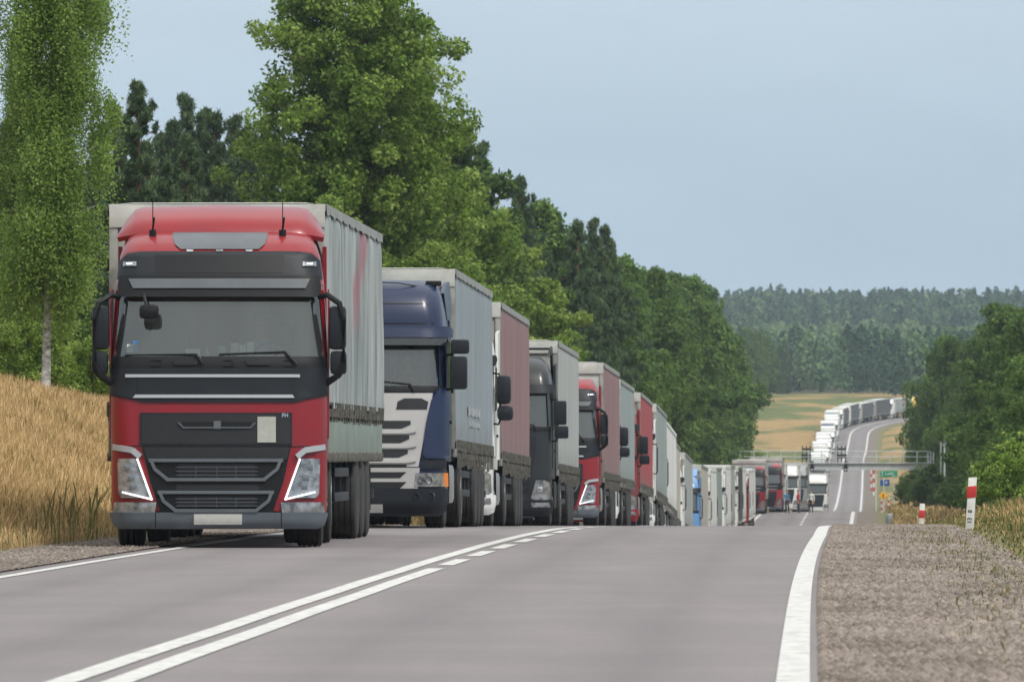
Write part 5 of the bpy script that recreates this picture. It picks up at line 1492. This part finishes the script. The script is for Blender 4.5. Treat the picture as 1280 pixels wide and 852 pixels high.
def plant(T_, name, label, cat, x, y, scale=1.0, rot=None, group=None, zs=1.0, sink=.1, z=None, tilt=0):
    zz_ = Hs(x, y) if z is None else z
    o = thing(name, label, cat, (x, y, zz_-sink), (tilt, 0, random.uniform(0, 6.28) if rot is None else rot), group)
    o.scale = (scale, scale, scale*zs)
    for nm, me in (('trunk', T_.trunk), ('crown', T_.crown)):
        c = bpy.data.objects.new(nm, me); COL.objects.link(c); c.parent = o
    return o
def P_(xs, ys): return lambda t: float(np.interp(t, xs, ys))
# templates
pop = make_tree('dec', 20.5, P_([0, .1, .3, .5, .7, .85, 1], [1.5, 3.3, 3.75, 3.5, 2.9, 1.9, .4]), 120, .62, 200, .088, L_POP, B_GREY, t0=.06, r0=.26, rise=.85, sub=6, seed=3, flat=.85, jitter=(.84, 1.07))
pop2 = make_tree('dec', 15, P_([0, .15, .4, .75, 1], [1.5, 2.8, 3.0, 1.6, .4]), 52, .72, 170, .11, L_POP, B_GREY, t0=.08, r0=.2, rise=.7, sub=4, seed=4, holes=.08, flat=.85)
bir = make_tree('dec', 12.5, P_([0, .14, .2, .29, .36, .42, .51, .7, 1], [.7, .85, .9, 1.05, .75, .75, 1.0, .75, .3]), 84, .27, 270, .030, L_BIR, B_BIR, t0=.17, r0=.055, rise=.6, sub=5, seed=5, droop=1.0, asp=.7, jitter=(.6, 1.3))
birf = make_tree('dec', 16, P_([0, .12, .4, .8, 1], [2.0, 3.0, 3.1, 1.9, .5]), 50, .85, 190, .15, L_OAK, B_BIR, t0=.04, r0=.17, rise=.6, sub=4, seed=6, droop=1.5, asp=.6)
oak = make_tree('dec', 15, P_([0, .1, .4, .75, 1], [2.4, 3.4, 3.6, 2.5, .6]), 46, 1.0, 170, .16, L_OAK, B_GREY, t0=.03, r0=.22, rise=.45, sub=4, seed=8, flat=.75)
oak2 = make_tree('dec', 17, P_([0, .1, .35, .7, 1], [2.0, 2.8, 3.1, 2.4, .6]), 50, .9, 160, .15, L_OAK, B_GREY, t0=.03, r0=.2, rise=.65, sub=4, seed=9, flat=.8)
mapl = make_tree('dec', 10, P_([0, .15, .5, .8, 1], [1.8, 2.4, 2.2, 1.3, .3]), 44, .55, 150, .095, L_MAP, B_GREY, t0=.05, r0=.14, rise=.55, sub=4, seed=10, flat=.6)
pine = make_tree('pine', 15, P_([0, .3, .5, .75, 1], [1.2, 2.1, 2.1, 1.25, .2]), 66, .46, 230, .15, L_PIN, B_PINE, t0=.22, r0=.17, rise=.45, sub=4, seed=12, flat=.5, asp=.17)
pine2 = make_tree('pine', 16, P_([0, .3, .55, .8, 1], [1.3, 2.0, 1.9, 1.1, .2]), 58, .48, 230, .16, L_PIN, B_PINE, t0=.34, r0=.17, rise=.6, sub=4, seed=13, flat=.55, asp=.17, holes=.15)
pine3 = make_tree('pine', 13, P_([0, .2, .45, .75, 1], [1.8, 2.4, 2.0, 1.1, .2]), 60, .48, 230, .16, L_PIN, B_PINE, t0=.08, r0=.16, rise=.4, sub=4, seed=14, flat=.5, asp=.17)
bush = make_tree('dec', 3.2, P_([0, .2, .6, 1], [1.4, 1.7, 1.3, .3]), 26, .42, 110, .075, L_OAK, B_GREY, t0=.02, r0=.05, rise=.6, sub=3, seed=15, flat=.8)
bushl = make_tree('dec', 3.4, P_([0, .2, .6, 1], [1.2, 1.5, 1.2, .3]), 28, .40, 110, .065, L_POP, B_GREY, t0=.02, r0=.05, rise=.6, sub=3, seed=16, flat=.8)
random.seed(21)
def off(d, z): return float(cx(z))+d, float(z)

# left foreground birch and what stands round it
x, y = off(-10.7, 155); plant(bir, 'birch_tree', 'birch with a white trunk and hanging foliage on the dry bank at left', 'tree', x+.05, y, .98, rot=.6, tilt=0)
x, y = -11.0, 168; plant(bir, 'birch_tree', 'third birch crown, low and leafy, between the white trunk and the pines', 'tree', -10.05, 174, .66, rot=4.0); x, y = -11.6, 164; plant(bir, 'birch_tree', 'second birch crown at the far left behind the white-trunked birch', 'tree', x, y, 1.05, rot=2.4)
for k, (x, y, s, T_) in enumerate(((-9.9, 172, .62, bushl), (-8.75, 176, .48, bushl), (-11.4, 180, .8, bushl), (-10.2, 190, .7, bushl), (-12.8, 178, .8, bush))):
    plant(T_, 'shrub', ['light green shrub just right of the birch trunk on the bank', 'small shrub between the birch and the lead lorry', 'green shrub left of the birch trunk', 'green shrub behind the birch trunk', 'dark shrub at the left edge behind the birch'][k], 'shrub', x, y, s)
for xs_, ys_, sc_, tt_, lb_ in ((-9.45, 165, .50, bushl, 'low light green shrub just behind the birch trunk on the right'), (-10.9, 170, .62, bushl, 'light green shrub behind the birch trunk on the left'),
                               (-9.9, 183, .85, bush, 'darker green shrub filling the space behind the birch trunk'), (-11.9, 192, 1.0, bushl, 'tall light green shrub at the far left behind the birches')):
    plant(tt_, 'shrub', lb_, 'shrub', xs_, ys_, sc_)
# dark pines between the birch and the big poplar
G1 = 'dark pines between the birch and the poplar'
pl = [(-14.4, 285, .92, 'pine'), (-12.9, 312, .80, 'pine3')]
spots = [(112, 330, 11.8, 0), (140, 345, 14.5, 1), (165, 300, 9.0, 2), (185, 352, 13.2, 1), (212, 338, 13.8, 0), (238, 362, 15.0, 1), (262, 345, 14.3, 0), (287, 358, 14.2, 1), (308, 340, 12.6, 0),
         (330, 370, 14.0, 1), (95, 310, 9.5, 2), (228, 318, 9.2, 2), (196, 310, 8.6, 2), (255, 300, 8.8, 2), (130, 292, 7.4, 2), (290, 320, 9.5, 2), (70, 352, 13.5, 1), (35, 345, 13, 0), (5, 360, 14, 1), (348, 330, 11, 0),
         (125, 338, 13.2, 0), (152, 352, 14.2, 1), (176, 335, 11.6, 0), (200, 356, 13.6, 1), (224, 341, 13.2, 0), (250, 350, 14.4, 1), (275, 337, 13.0, 0), (298, 352, 13.8, 1), (320, 345, 13.2, 1),
         (160, 320, 9.8, 2), (240, 322, 10.2, 2), (275, 325, 10.0, 2), (120, 316, 9.8, 2), (305, 312, 9.0, 2), (180, 305, 8.4, 2)]
NM = ['slender dark pine', 'tall dark pine with upturned shoots', 'low bushy pine']
for k, (px, z, h, ty) in enumerate(spots):
    T_ = (pine, pine2, pine3)[ty]; xw = (px-640)/10500*z
    h2 = h*(z/340)*1.10
    lab = f'{NM[ty]} in the stand between the birch and the big poplar'
    plant(T_, 'pine_tree', lab, 'tree', xw, z, h2/T_.h, group=G1+', '+NM[ty], zs=1.0)
# undergrowth of the left wood, seen between birch and lead truck
for k in range(26):
    z = random.uniform(205, 330); px = random.uniform(-60, 330)
    plant(random.choice((pine3, bush, bush)), 'undergrowth_tree', 'dark low growth at the foot of the pine stand beyond the left bank', 'tree', (px-640)/10500*z, z, random.uniform(.35, .6) if k % 3 else random.uniform(.9, 1.3)*.6,
          group='low growth under the left pines')
# the big poplar and its neighbours
plant(pop, 'poplar_tree', 'very tall broad light green poplar rising behind the first and second lorry', 'tree', -5.55, 290, 1.0, rot=2.6)
plant(pop, 'poplar_tree', 'second stem of the tall poplar, slightly behind and to its right', 'tree', -4.5, 303, .84, rot=5.2)
plant(pop2, 'poplar_tree', 'lower light green poplar at the left foot of the tall one', 'tree', -6.2, 281, .62, rot=.3)
plant(pop2, 'poplar_tree', 'pointed light green tree right of the tall poplar above the blue-grey trailer', 'tree', -1.9, 352, .94, rot=2.0)
plant(pop2, 'poplar_tree', 'light green tree filling the gap behind the navy lorry', 'tree', -2.8, 318, .78, rot=4.4)
plant(mapl, 'maple_tree', 'bright yellow-green maple above the faded red trailer', 'tree', .25, 392, 1.22, rot=.9)
plant(mapl, 'maple_tree', 'low bright yellow-green tree right behind the black lorry', 'tree', 2.0, 414, 1.0, rot=2.9)
plant(mapl, 'maple_tree', 'bright green tree left of the yellow-green maple', 'tree', -1.2, 372, 1.04, rot=4.1)
plant(oak2, 'oak_tree', 'broadleaf tree rising between the pointed poplar and the bright maple', 'tree', *off(-14.0, 380), 1.0, rot=1.2)
plant(pine2, 'pine_tree', 'tall pine directly behind the bright yellow-green maple', 'tree', *off(-13.8, 398), 1.08, rot=2.2)
plant(pine, 'pine_tree', 'dark pine right of the tall one behind the maple', 'tree', *off(-12.6, 418), 1.08, rot=3.2)
for dz_, zz_, tt_, sc_, nm_, lb_ in ((-13.4, 438, pine2, 1.02, 'pine_tree', 'pine above the black lorry, left of three in a row'), (-13.0, 455, oak2, .95, 'oak_tree', 'broadleaf tree between the pines above the black lorry'),
                                    (-12.8, 473, pine, 1.04, 'pine_tree', 'pine just right of the broadleaf tree above the black lorry'), (-12.4, 491, pine2, .98, 'pine_tree', 'pine above the bright red lorry near the tall dark one')):
    plant(tt_, nm_, lb_, 'tree', *off(dz_, zz_), sc_)
# edge of the left wood along the road, Z 370..1250
rdm = random.Random(5)
zones = [(400, 560, 'the pine stand above the trailers'), (560, 760, 'the tallest part of the left wood'), (760, 1000, 'the left wood in mid-distance'), (1000, 1260, 'the left wood near the gantry')]
def zone(z):
    for a, b2, s in zones:
        if a <= z < b2: return s
    return zones[0][2] if z < 400 else zones[-1][2]
z = 396
while z < 1240:
    for row, d in enumerate((-11.8, -16.5, -22)):
        d -= float(np.interp(z, [820, 1240], [0, 7.5]))
        zz_ = z+rdm.uniform(-2.5, 2.5)+row*2.5; dd_ = d+rdm.uniform(-1.4, 1.4)
        if row == 0:
            if z < 430: continue
            T_ = rdm.choice((pine2, pine, oak2)) if z < 540 else rdm.choice((oak, oak2, birf, birf, pine2) if z < 700 else (birf, birf, oak, oak2))
        else: T_ = rdm.choice((pine, pine2, pine2)) if z < 600 else rdm.choice((oak2, pine2, birf, birf))
        want = float(np.interp(z, [390, 430, 520, 600, 700, 800, 1000, 1240], [16.5, 16.5, 16.0, 16.8, 19.0, 20.4, 18.6, 14]))*rdm.uniform(.84, 1.04)*(1.0 if row else .93)
        x, y = off(dd_, zz_)
        nm = 'pine_tree' if T_.kind == 'pine' else ('birch_tree' if T_ is birf else 'oak_tree')
        desc = {'pine_tree': 'pine with reddish stem', 'birch_tree': 'drooping green birch', 'oak_tree': 'dense broadleaf tree'}[nm]
        rowd = ['at the front of', 'in second row of', 'deep inside'][row]
        plant(T_, nm, f'{desc} {rowd} {zone(z)}', 'tree', x, y, want/T_.h, group=f'{desc}, {rowd} {zone(z)}')
    z += 6.6 if z < 640 else 8.4
# low fringe in front of the wood
for k in range(34):
    z = rdm.uniform(420, 1240); x, y = off(-9.3-rdm.random()*1.5, z)
    plant(rdm.choice((bush, bushl, bush)), 'shrub', 'green shrub on the fringe of the left wood above the lorry queue', 'shrub', x, y, rdm.uniform(.7, 1.3), group='shrubs on the fringe of the left wood')
# dark group left of the far field
for k in range(84):
    t = rdm.random(); zz_ = 1260+t*700
    xe = np.interp(zz_, [1260, 1450, 1700, 1950, 2000], [28, 34, 46.5, 66.5, 69])
    x = xe-rdm.random()**1.3*32-2.6
    if k > 44: zz_ = 1640+rdm.random()*330; x = np.interp(zz_, [1640, 1700, 1950, 2000], [43, 46.5, 66.5, 69])-rdm.random()*6-2.6
    T_ = rdm.choice((oak, oak2, pine3, birf, pine))
    plant(T_, 'dark_tree', 'dark tree in the wood left of the pale field on the far hill', 'tree', x, zz_, rdm.uniform(.66, .92), group='trees left of the pale field')
for k in range(8):
    z = 1230+k*14; plant(bushl, 'shrub', 'light green bush at the near edge of the pale field', 'shrub', 33+k*.9+rdm.uniform(-1, 1), z, rdm.uniform(1.1, 1.8), group='bushes at the edge of the pale field')
# right side woods
G3 = 'trees of the right wood'
rw = []
z = 330
while z < 1150:
    for row in range(3):
        d = np.interp(z, [300, 400, 500, 600, 750, 785, 1000, 1150], [11.6, 12.3, 13.2, 14.4, 15.4, 12.5, 13.8, 14.6])+row*np.interp(z, [300, 1150], [4.2, 6.5])+rdm.uniform(-.8, .8)
        zz_ = z+rdm.uniform(-3, 3)
        hh = np.interp(z, [300, 380, 450, 600, 800, 1150], [8.4, 9.2, 12.6, 16.2, 18.6, 18.0])*rdm.uniform(.85, 1.08)
        if row == 0: hh *= .86
        T_ = rdm.choice((birf, birf, oak2, birf, oak) if zz_ > 380 else (birf, birf, oak2))
        nm = 'birch_tree' if T_ is birf else 'oak_tree'
        zn = 'near part of the right wood' if z < 450 else ('tall middle of the right wood' if z < 800 else 'far end of the right wood')
        ds = 'drooping birch' if T_ is birf else 'dense broadleaf tree'
        x, y = off(d, zz_)
        plant(T_, nm, f'{ds} {["on the road side", "in the middle", "at the back"][row]} of the {zn}', 'tree', x, y, hh/T_.h, group=f'{ds}, row {["front", "middle", "back"][row]}, {zn}')
    z += 10.5 if z < 500 else 13.5
for (z, d, s, T_, lb) in ((226, 8.4, .62, bushl, 'bright green bush at the right edge beyond the kilometre post'), (246, 9.2, .8, bush, 'dark green bush at the right edge behind the brighter one'), (285, 9.3, 1.0, bush, 'rounded bush where the right wood begins'),
                          (612, 9.3, 1.08, bush, 'big round dark bush below the right end of the gantry'), (622, 11.0, 1.15, bush, 'large dark bush behind the round one below the gantry'), (598, 12.6, 1.2, bush, 'dark bush right of the gantry column'),
                          (640, 8.0, .85, bush, 'small dark bush left of the big round one below the gantry'), (310, 11.5, 1.3, bushl, 'light green bush in front of the nearest birches on the right'),
                          (1500, 11.6, .55, bush, 'single small bush on the sandy slope right of the far road')):
    x, y = off(d, z); plant(T_, 'shrub', lb, 'shrub', x, y, s)
# dark pines on the slope above the right wood
for k in range(52):
    z = rdm.uniform(1180, 1480); x, y = off(rdm.uniform(17, 95), z)
    want = 18*rdm.uniform(.85, 1.12)*np.interp(x-float(cx(z)), [17, 40, 95], [.8, 1.0, 1.1])
    T_ = rdm.choice((pine, pine2, pine3)); plant(T_, 'pine_tree', 'dark pine on the slope rising behind the green wood on the right', 'tree', x, y, want/T_.h, group='dark pines on the right slope')

# far woods: seen as one mass, so one object each
def far_wood(name, label, n, xr, zr_, hr, mix, mleaf, ncard, csz, shift=0.0, seed=3):
    g = np.random.default_rng(seed); V, T, Fc = [], [], 0
    Cs, Ns, Ss, Ts = [], [], [], []
    xs = xr(g, n); zs = zr_(g, n, xs); hs = Hfar(xs, zs)
    for i in range(n):
        h = hr*(.88+.2*g.random()+(.12 if g.random() < .06 else 0)); con = g.random() < mix
        m = ncard
        t = g.random(m)
        if con: rad = 2.3*(1-t)**.6*(.5+.6*g.random(m))+.12; tz = .12+.88*t
        else: rad = 2.9*np.sqrt(np.clip(1-(2*t-1)**2, .02, 1))*(.65+.4*g.random(m)); tz = .10+.90*t
        az = g.random(m)*6.283; lob = 1+.25*np.sin(az*3+i)+.2*np.sin(t*11+az*2)
        P = np.stack([xs[i]+rad*lob*np.cos(az), zs[i]+rad*lob*np.sin(az), hs[i]+h*tz+g.standard_normal(m)*.25], 1)
        nn = np.stack([np.cos(az), np.sin(az), .5+0*az], 1)+g.standard_normal((m, 3))*.5
        Cs.append(P); Ns.append(nn); Ss.append(csz*(.6+.8*g.random(m))*(.8 if con else 1)); Ts.append(np.clip((.18 if con else .5)+shift+.22*g.standard_normal()+.12*g.standard_normal(m), 0, 1))
    me = cards('wood', np.concatenate(Cs), np.concatenate(Ns), np.concatenate(Ss), .7, mleaf, np.concatenate(Ts))
    o = bpy.data.objects.new(name, me); COL.objects.link(o); o['kind'] = 'stuff'; tag(o, label, 'woodland'); return o
def Hfar(x, z): return H(x, z)
L_FAR = leaf_mat('far_foliage', [(.022, .052, .032), (.042, .088, .044), (.085, .15, .062), (.16, .23, .10)], .2)
def bend_edge(g, n, x):
    front = np.interp(x, [40, 64, 68, 73, 82, 95, 115, 300], [2060, 2045, 1990, 1850, 1790, 1790, 1830, 1850])
    z = front+g.random(n)**1.3*(2380-front)
    d, p = dparam(x, z)
    return np.where((d > -9) & (z < 2100), z*0+2150+g.random(n)*200, z)
far_wood('woodland', 'green wood in the valley behind the far bend of the road', 620, lambda g, n: 45+g.random(n)*190, bend_edge, 14.5, .45, L_FAR, 420, .55, seed=4)
far_wood('woodland', 'paler birch wood between the valley wood and the dark ridge', 300, lambda g, n: 50+g.random(n)*210, lambda g, n, x: 2480+g.random(n)*360, 15, .06, L_FAR, 330, .7, shift=.42, seed=5)
far_wood('woodland', 'dark pine forest covering the ridge on the horizon', 1900, lambda g, n: 40+g.random(n)*330, lambda g, n, x: 2950+g.random(n)*750, 16, .5, L_FAR, 140, .85, shift=-.05, seed=6)

# ------------------------------------------------------------------ gantry, signs, posts
M_STEEL = mat('galvanised_steel', (.60, .64, .66), .55, .0, var=.25, vscale=3)
M_WHT = mat('white_sign_paint', (.78, .78, .76), .5, col2=(.58, .57, .54), vscale=7)
M_RDP = mat('red_sign_paint', (.58, .03, .03), .5, col2=(.42, .03, .03), vscale=7)
M_GRN = mat('green_sign', (.01, .26, .16), .4); M_BLU = mat('blue_sign', (.01, .11, .36), .4); M_YLW = mat('yellow_sign', (.85, .42, .02), .4)
zg = 760.0; gx0, gx1 = float(cx(zg))-9.5, float(cx(zg))+10.2; gz = float(zr(zg))
beam_z = 1.2-22.5*zg/10500
ga = thing('gantry', 'pale steel sign gantry with a railed walkway spanning the road at the second dip', 'gantry', ((gx0+gx1)/2, zg, gz-.2))
ox, oz = (gx0+gx1)/2, gz-.2
bm = NB(); hw_ = (gx1-gx0)/2; bz = beam_z-oz
box(bm, (0, 0, bz-.36), (2*hw_, .5, .50), bev=.02); box(bm, (0, 0, bz-.05), (2*hw_+.3, .9, .07)); box(bm, (0, 0, bz-.66), (2*hw_, .6, .06))
obj('beam', bm, M_STEEL, ga)
bm = NB()
for zz_ in (.5, 1.0): 
    for yy in (-.42, .42): tube(bm, [(-hw_, yy, bz+zz_), (hw_, yy, bz+zz_)], .03, 5)
for i in range(17):
    for yy in (-.42, .42): tube(bm, [(-hw_+i*2*hw_/16, yy, bz-.02), (-hw_+i*2*hw_/16, yy, bz+1.0)], .028, 5)
obj('railing', bm, M_STEEL, ga)
for sx in (-1, 1):
    bm = NB()
    for dx in (-.25, .25):
        for dy in (-.25, .25): tube(bm, [(sx*hw_+dx, dy, -.3), (sx*hw_+dx, dy, bz+.9)], .055, 6)
    for i in range(12):
        z0 = -.2+i*.5
        if z0+.5 > bz+.7: break
        for dy in (-.25, .25): tube(bm, [(sx*hw_-.25*(-1)**i, dy, z0), (sx*hw_+.25*(-1)**i, dy, z0+.5)], .025, 5)
        tube(bm, [(sx*hw_-.25, -.25*(-1)**i, z0), (sx*hw_-.25, .25*(-1)**i, z0+.5)], .025, 5)
    obj('leg', bm, M_STEEL, ga)
for px in (1015, 1057):
    xx = (px-640)/10500*zg-ox
    bm = NB(); ns = 18
    box(bm, (xx, -.35, bz-.35), (.30, .08, .95), bev=.03); obj('signal_box', bm, M_DGR, ga)
    bm = NB(); tube(bm, [(xx+.16*math.cos(a), -.41, bz-.35+.34*math.sin(a)) for a in np.linspace(0, 6.283, ns)], .035, 5); obj('signal_ring', bm, M_CHR, ga)
for px in (1008, 1052):
    xx = (px-640)/10500*zg-ox
    bm = NB()
    for q in (-.35, 0, .35): tube(bm, [(xx+q, 0, bz), (xx+q, 0, bz+1.5)], .045, 5); 
    box(bm, (xx, 0, bz+.55), (.9, .3, .35), bev=.03); box(bm, (xx, 0, bz+1.2), (.8, .2, .16)); obj('camera_rack', bm, M_DGR, ga)

def at_px(px, z): return (px-640)/10500*z
def post_sign(name, label, px, z, w_, h_, zc, m, marks, cat='sign', shape='rect'):
    x = at_px(px, z); g = Hs(x, z)
    t = thing(name, label, cat, (x, z, g)); zc = zc-g
    bm = NB()
    for q in ((-w_*.3, w_*.3) if w_ > 1 else (0,)): tube(bm, [(q, .03, -.2), (q, .03, zc+h_/2)], .035, 8)
    obj('pole', bm, M_STEEL, t)
    bm = NB()
    if shape == 'rect': box(bm, (0, 0, zc), (w_, .03, h_), bev=.01)
    elif shape == 'diamond': box(bm, (0, 0, zc), (w_*.72, .03, w_*.72), rot=None, bev=.01); 
    p = obj('board', bm, m, t)
    if shape == 'diamond': p.location = (0, 0, zc); p.rotation_euler = (0, R(45), 0); p.data.transform(Matrix.Translation((0, 0, -zc)))
    bm = NB()
    for (a, b_, c_, d_) in marks: box(bm, (a*w_, -.02, zc+b_*h_), (c_*w_, .01, d_*h_))
    mk = obj('sign_mark', bm, M_WHT if m is not M_YLW else M_BLK, t)
    return t
def zpix(py, z): return 1.2+(555-py)*z/10500
post_sign('road_sign', 'green direction sign with a white arrow and line of writing beside the road', 1111, 660, 1.35, .50, zpix(592, 660), M_GRN, [(-.38, 0, .03, .8), (-.38, .3, .10, .12), (.02, -.05, .5, .10), (.14, .15, .3, .08), (.30, -.3, .22, .08)])
post_sign('road_sign', 'small blue road sign with a white bar and disc below the green one', 1106, 668, .74, .50, zpix(603, 668), M_BLU, [(-.12, 0, .08, .8), (.15, 0, .22, .30), (.15, .12, .1, .3)])
post_sign('road_sign', 'yellow diamond warning sign with a black stroke below the blue sign', 1104, 655, .72, .72, zpix(619.5, 655), M_YLW, [(0, .06, .10, .40), (0, -.25, .10, .10)], shape='diamond')
def banded(name, label, px, z, h, w_, bands, first=1, cat='post', rnd=True):
    x = at_px(px, z); g = Hs(x, z)
    t = thing(name, label, cat, (x, z, g-.05))
    for i in range(bands):
        bm = NB(); a, b_ = h*i/bands, h*(i+1)/bands
        if rnd: tube(bm, [(0, 0, a), (0, 0, b_)], w_/2, 12)
        else: box(bm, (0, 0, (a+b_)/2), (w_, w_*.6, b_-a))
        obj('band', bm, (M_WHT if (i+first) % 2 else M_RDP), t)
    return t
banded('marker_post', 'left one of the two short red and white posts under the yellow sign', 1102, 640, 1.15, .13, 5)
banded('marker_post', 'right one of the two short red and white posts, closer to the dry grass', 1111, 636, 1.25, .14, 6, 0)
banded('marker_pole', 'tall thin red and white pole on the roadside beyond the gantry', 1092, 1250, 3.9, .34, 6, 1)
banded('marker_pole', 'thinner red and white pole just left of the tall one beyond the gantry', 1089, 1285, 3.2, .22, 6, 0)
x = at_px(1095, 690); g = Hs(x, 690); bm = NB(); tube(bm, [(0, 0, -.1), (0, 0, 3.0)], .045, 8); box(bm, (0, 0, 3.02), (.12, .12, .10), bev=.02)
o = obj('white_pole', bm, M_WHT, None); o.location = (x, 690, g); tag(o, 'slim white pole left of the green and blue signs', 'pole')
for px, z, h in ((1176, 612, 5.2), (1180.5, 618, 5.6)):
    x = at_px(px, z); g = Hs(x, z); bm = NB(); tube(bm, [(0, 0, -.1), (0, 0, h)], .06, 8); tube(bm, [(0, 0, h-.3), (.35, 0, h-.1)], .03, 6); box(bm, (.35, 0, h-.1), (.2, .1, .08), bev=.01)
    o = obj('pole', bm, M_STEEL, None); o.location = (x, z, g); tag(o, 'grey steel pole against the dark bush, ' + ('left one of the pair' if px < 1178 else 'right one of the pair'), 'pole')
# guard rail end on the right shoulder beyond the crest
x = at_px(1107, 562); g = float(zr(562))
bm = NB(); box(bm, (0, 0, .42), (.08, .5, .9), bev=.02); box(bm, (.28, 0, .45), (.42, .3, 1.0), bev=.12)
o = obj('roadside_cabinet', bm, [M_ALU], None); o.location = (x, 562, g-.05); tag(o, 'low grey roadside block with a white edge just past the crest', 'post')
# hectometre post and small post
km = thing('kilometre_post', 'white concrete kilometre post with a red band and black numbers on the right verge', 'post', (at_px(1211.5, 119.5), 119.5, Hs(at_px(1211.5, 119.5), 119.5)-.05), (0, R(3.5), R(-8)))
hk = (658-592)*119.5/10500+.06
bm = NB(); box(bm, (0, 0, hk/2), (.112, .12, hk), bev=.008)
for v in bm.verts:
    if v.co.z > hk*.9: v.co.z += v.co.x*.12
obj('body', bm, M_WHT, km)
bm = NB(); box(bm, (0, 0, hk-.205), (.128, .136, .165), bev=.004)
for v in bm.verts: v.co.z += v.co.x*.18
obj('red_band', bm, M_RDP, km)
text_obj('number', '13', .085, M_BLK, km, (.0, -.0605, .20), (R(90), R(-90), 0), ext=.002, bold=.0015)
text_obj('number', '8', .085, M_BLK, km, (.0, -.0605, .33), (R(90), R(-90), 0), ext=.002, bold=.0015)
z = 186; sp_ = thing('marker_post', 'low red and white post half hidden by the crest on the right', 'post', (at_px(1151.5, z), z, Hs(at_px(1151.5, z), z)+.02), (0, R(3), 0))
bm = NB(); box(bm, (0, 0, .235), (.11, .11, .47), bev=.006); obj('body', bm, M_WHT, sp_)
bm = NB(); box(bm, (0, 0, .24), (.122, .122, .17), bev=.004); obj('red_band', bm, M_RDP, sp_)

# ------------------------------------------------------------------ air
bm = NB(); box(bm, (0, 4450, 65), (6400, 9200, 148))
hz = obj('haze', bm, [], None, smooth=0); hz['kind'] = 'stuff'
hm = bpy.data.materials.new('haze_air'); hm.use_nodes = True; t = hm.node_tree; t.nodes.clear()
o_ = t.nodes.new('ShaderNodeOutputMaterial'); pv = t.nodes.new('ShaderNodeVolumePrincipled')
pv.inputs['Color'].default_value = (.72, .86, 1.0, 1); pv.inputs['Density'].default_value = 7.5e-5; pv.inputs['Anisotropy'].default_value = .2
t.links.new(pv.outputs[0], o_.inputs['Volume']); hz.data.materials.append(hm)
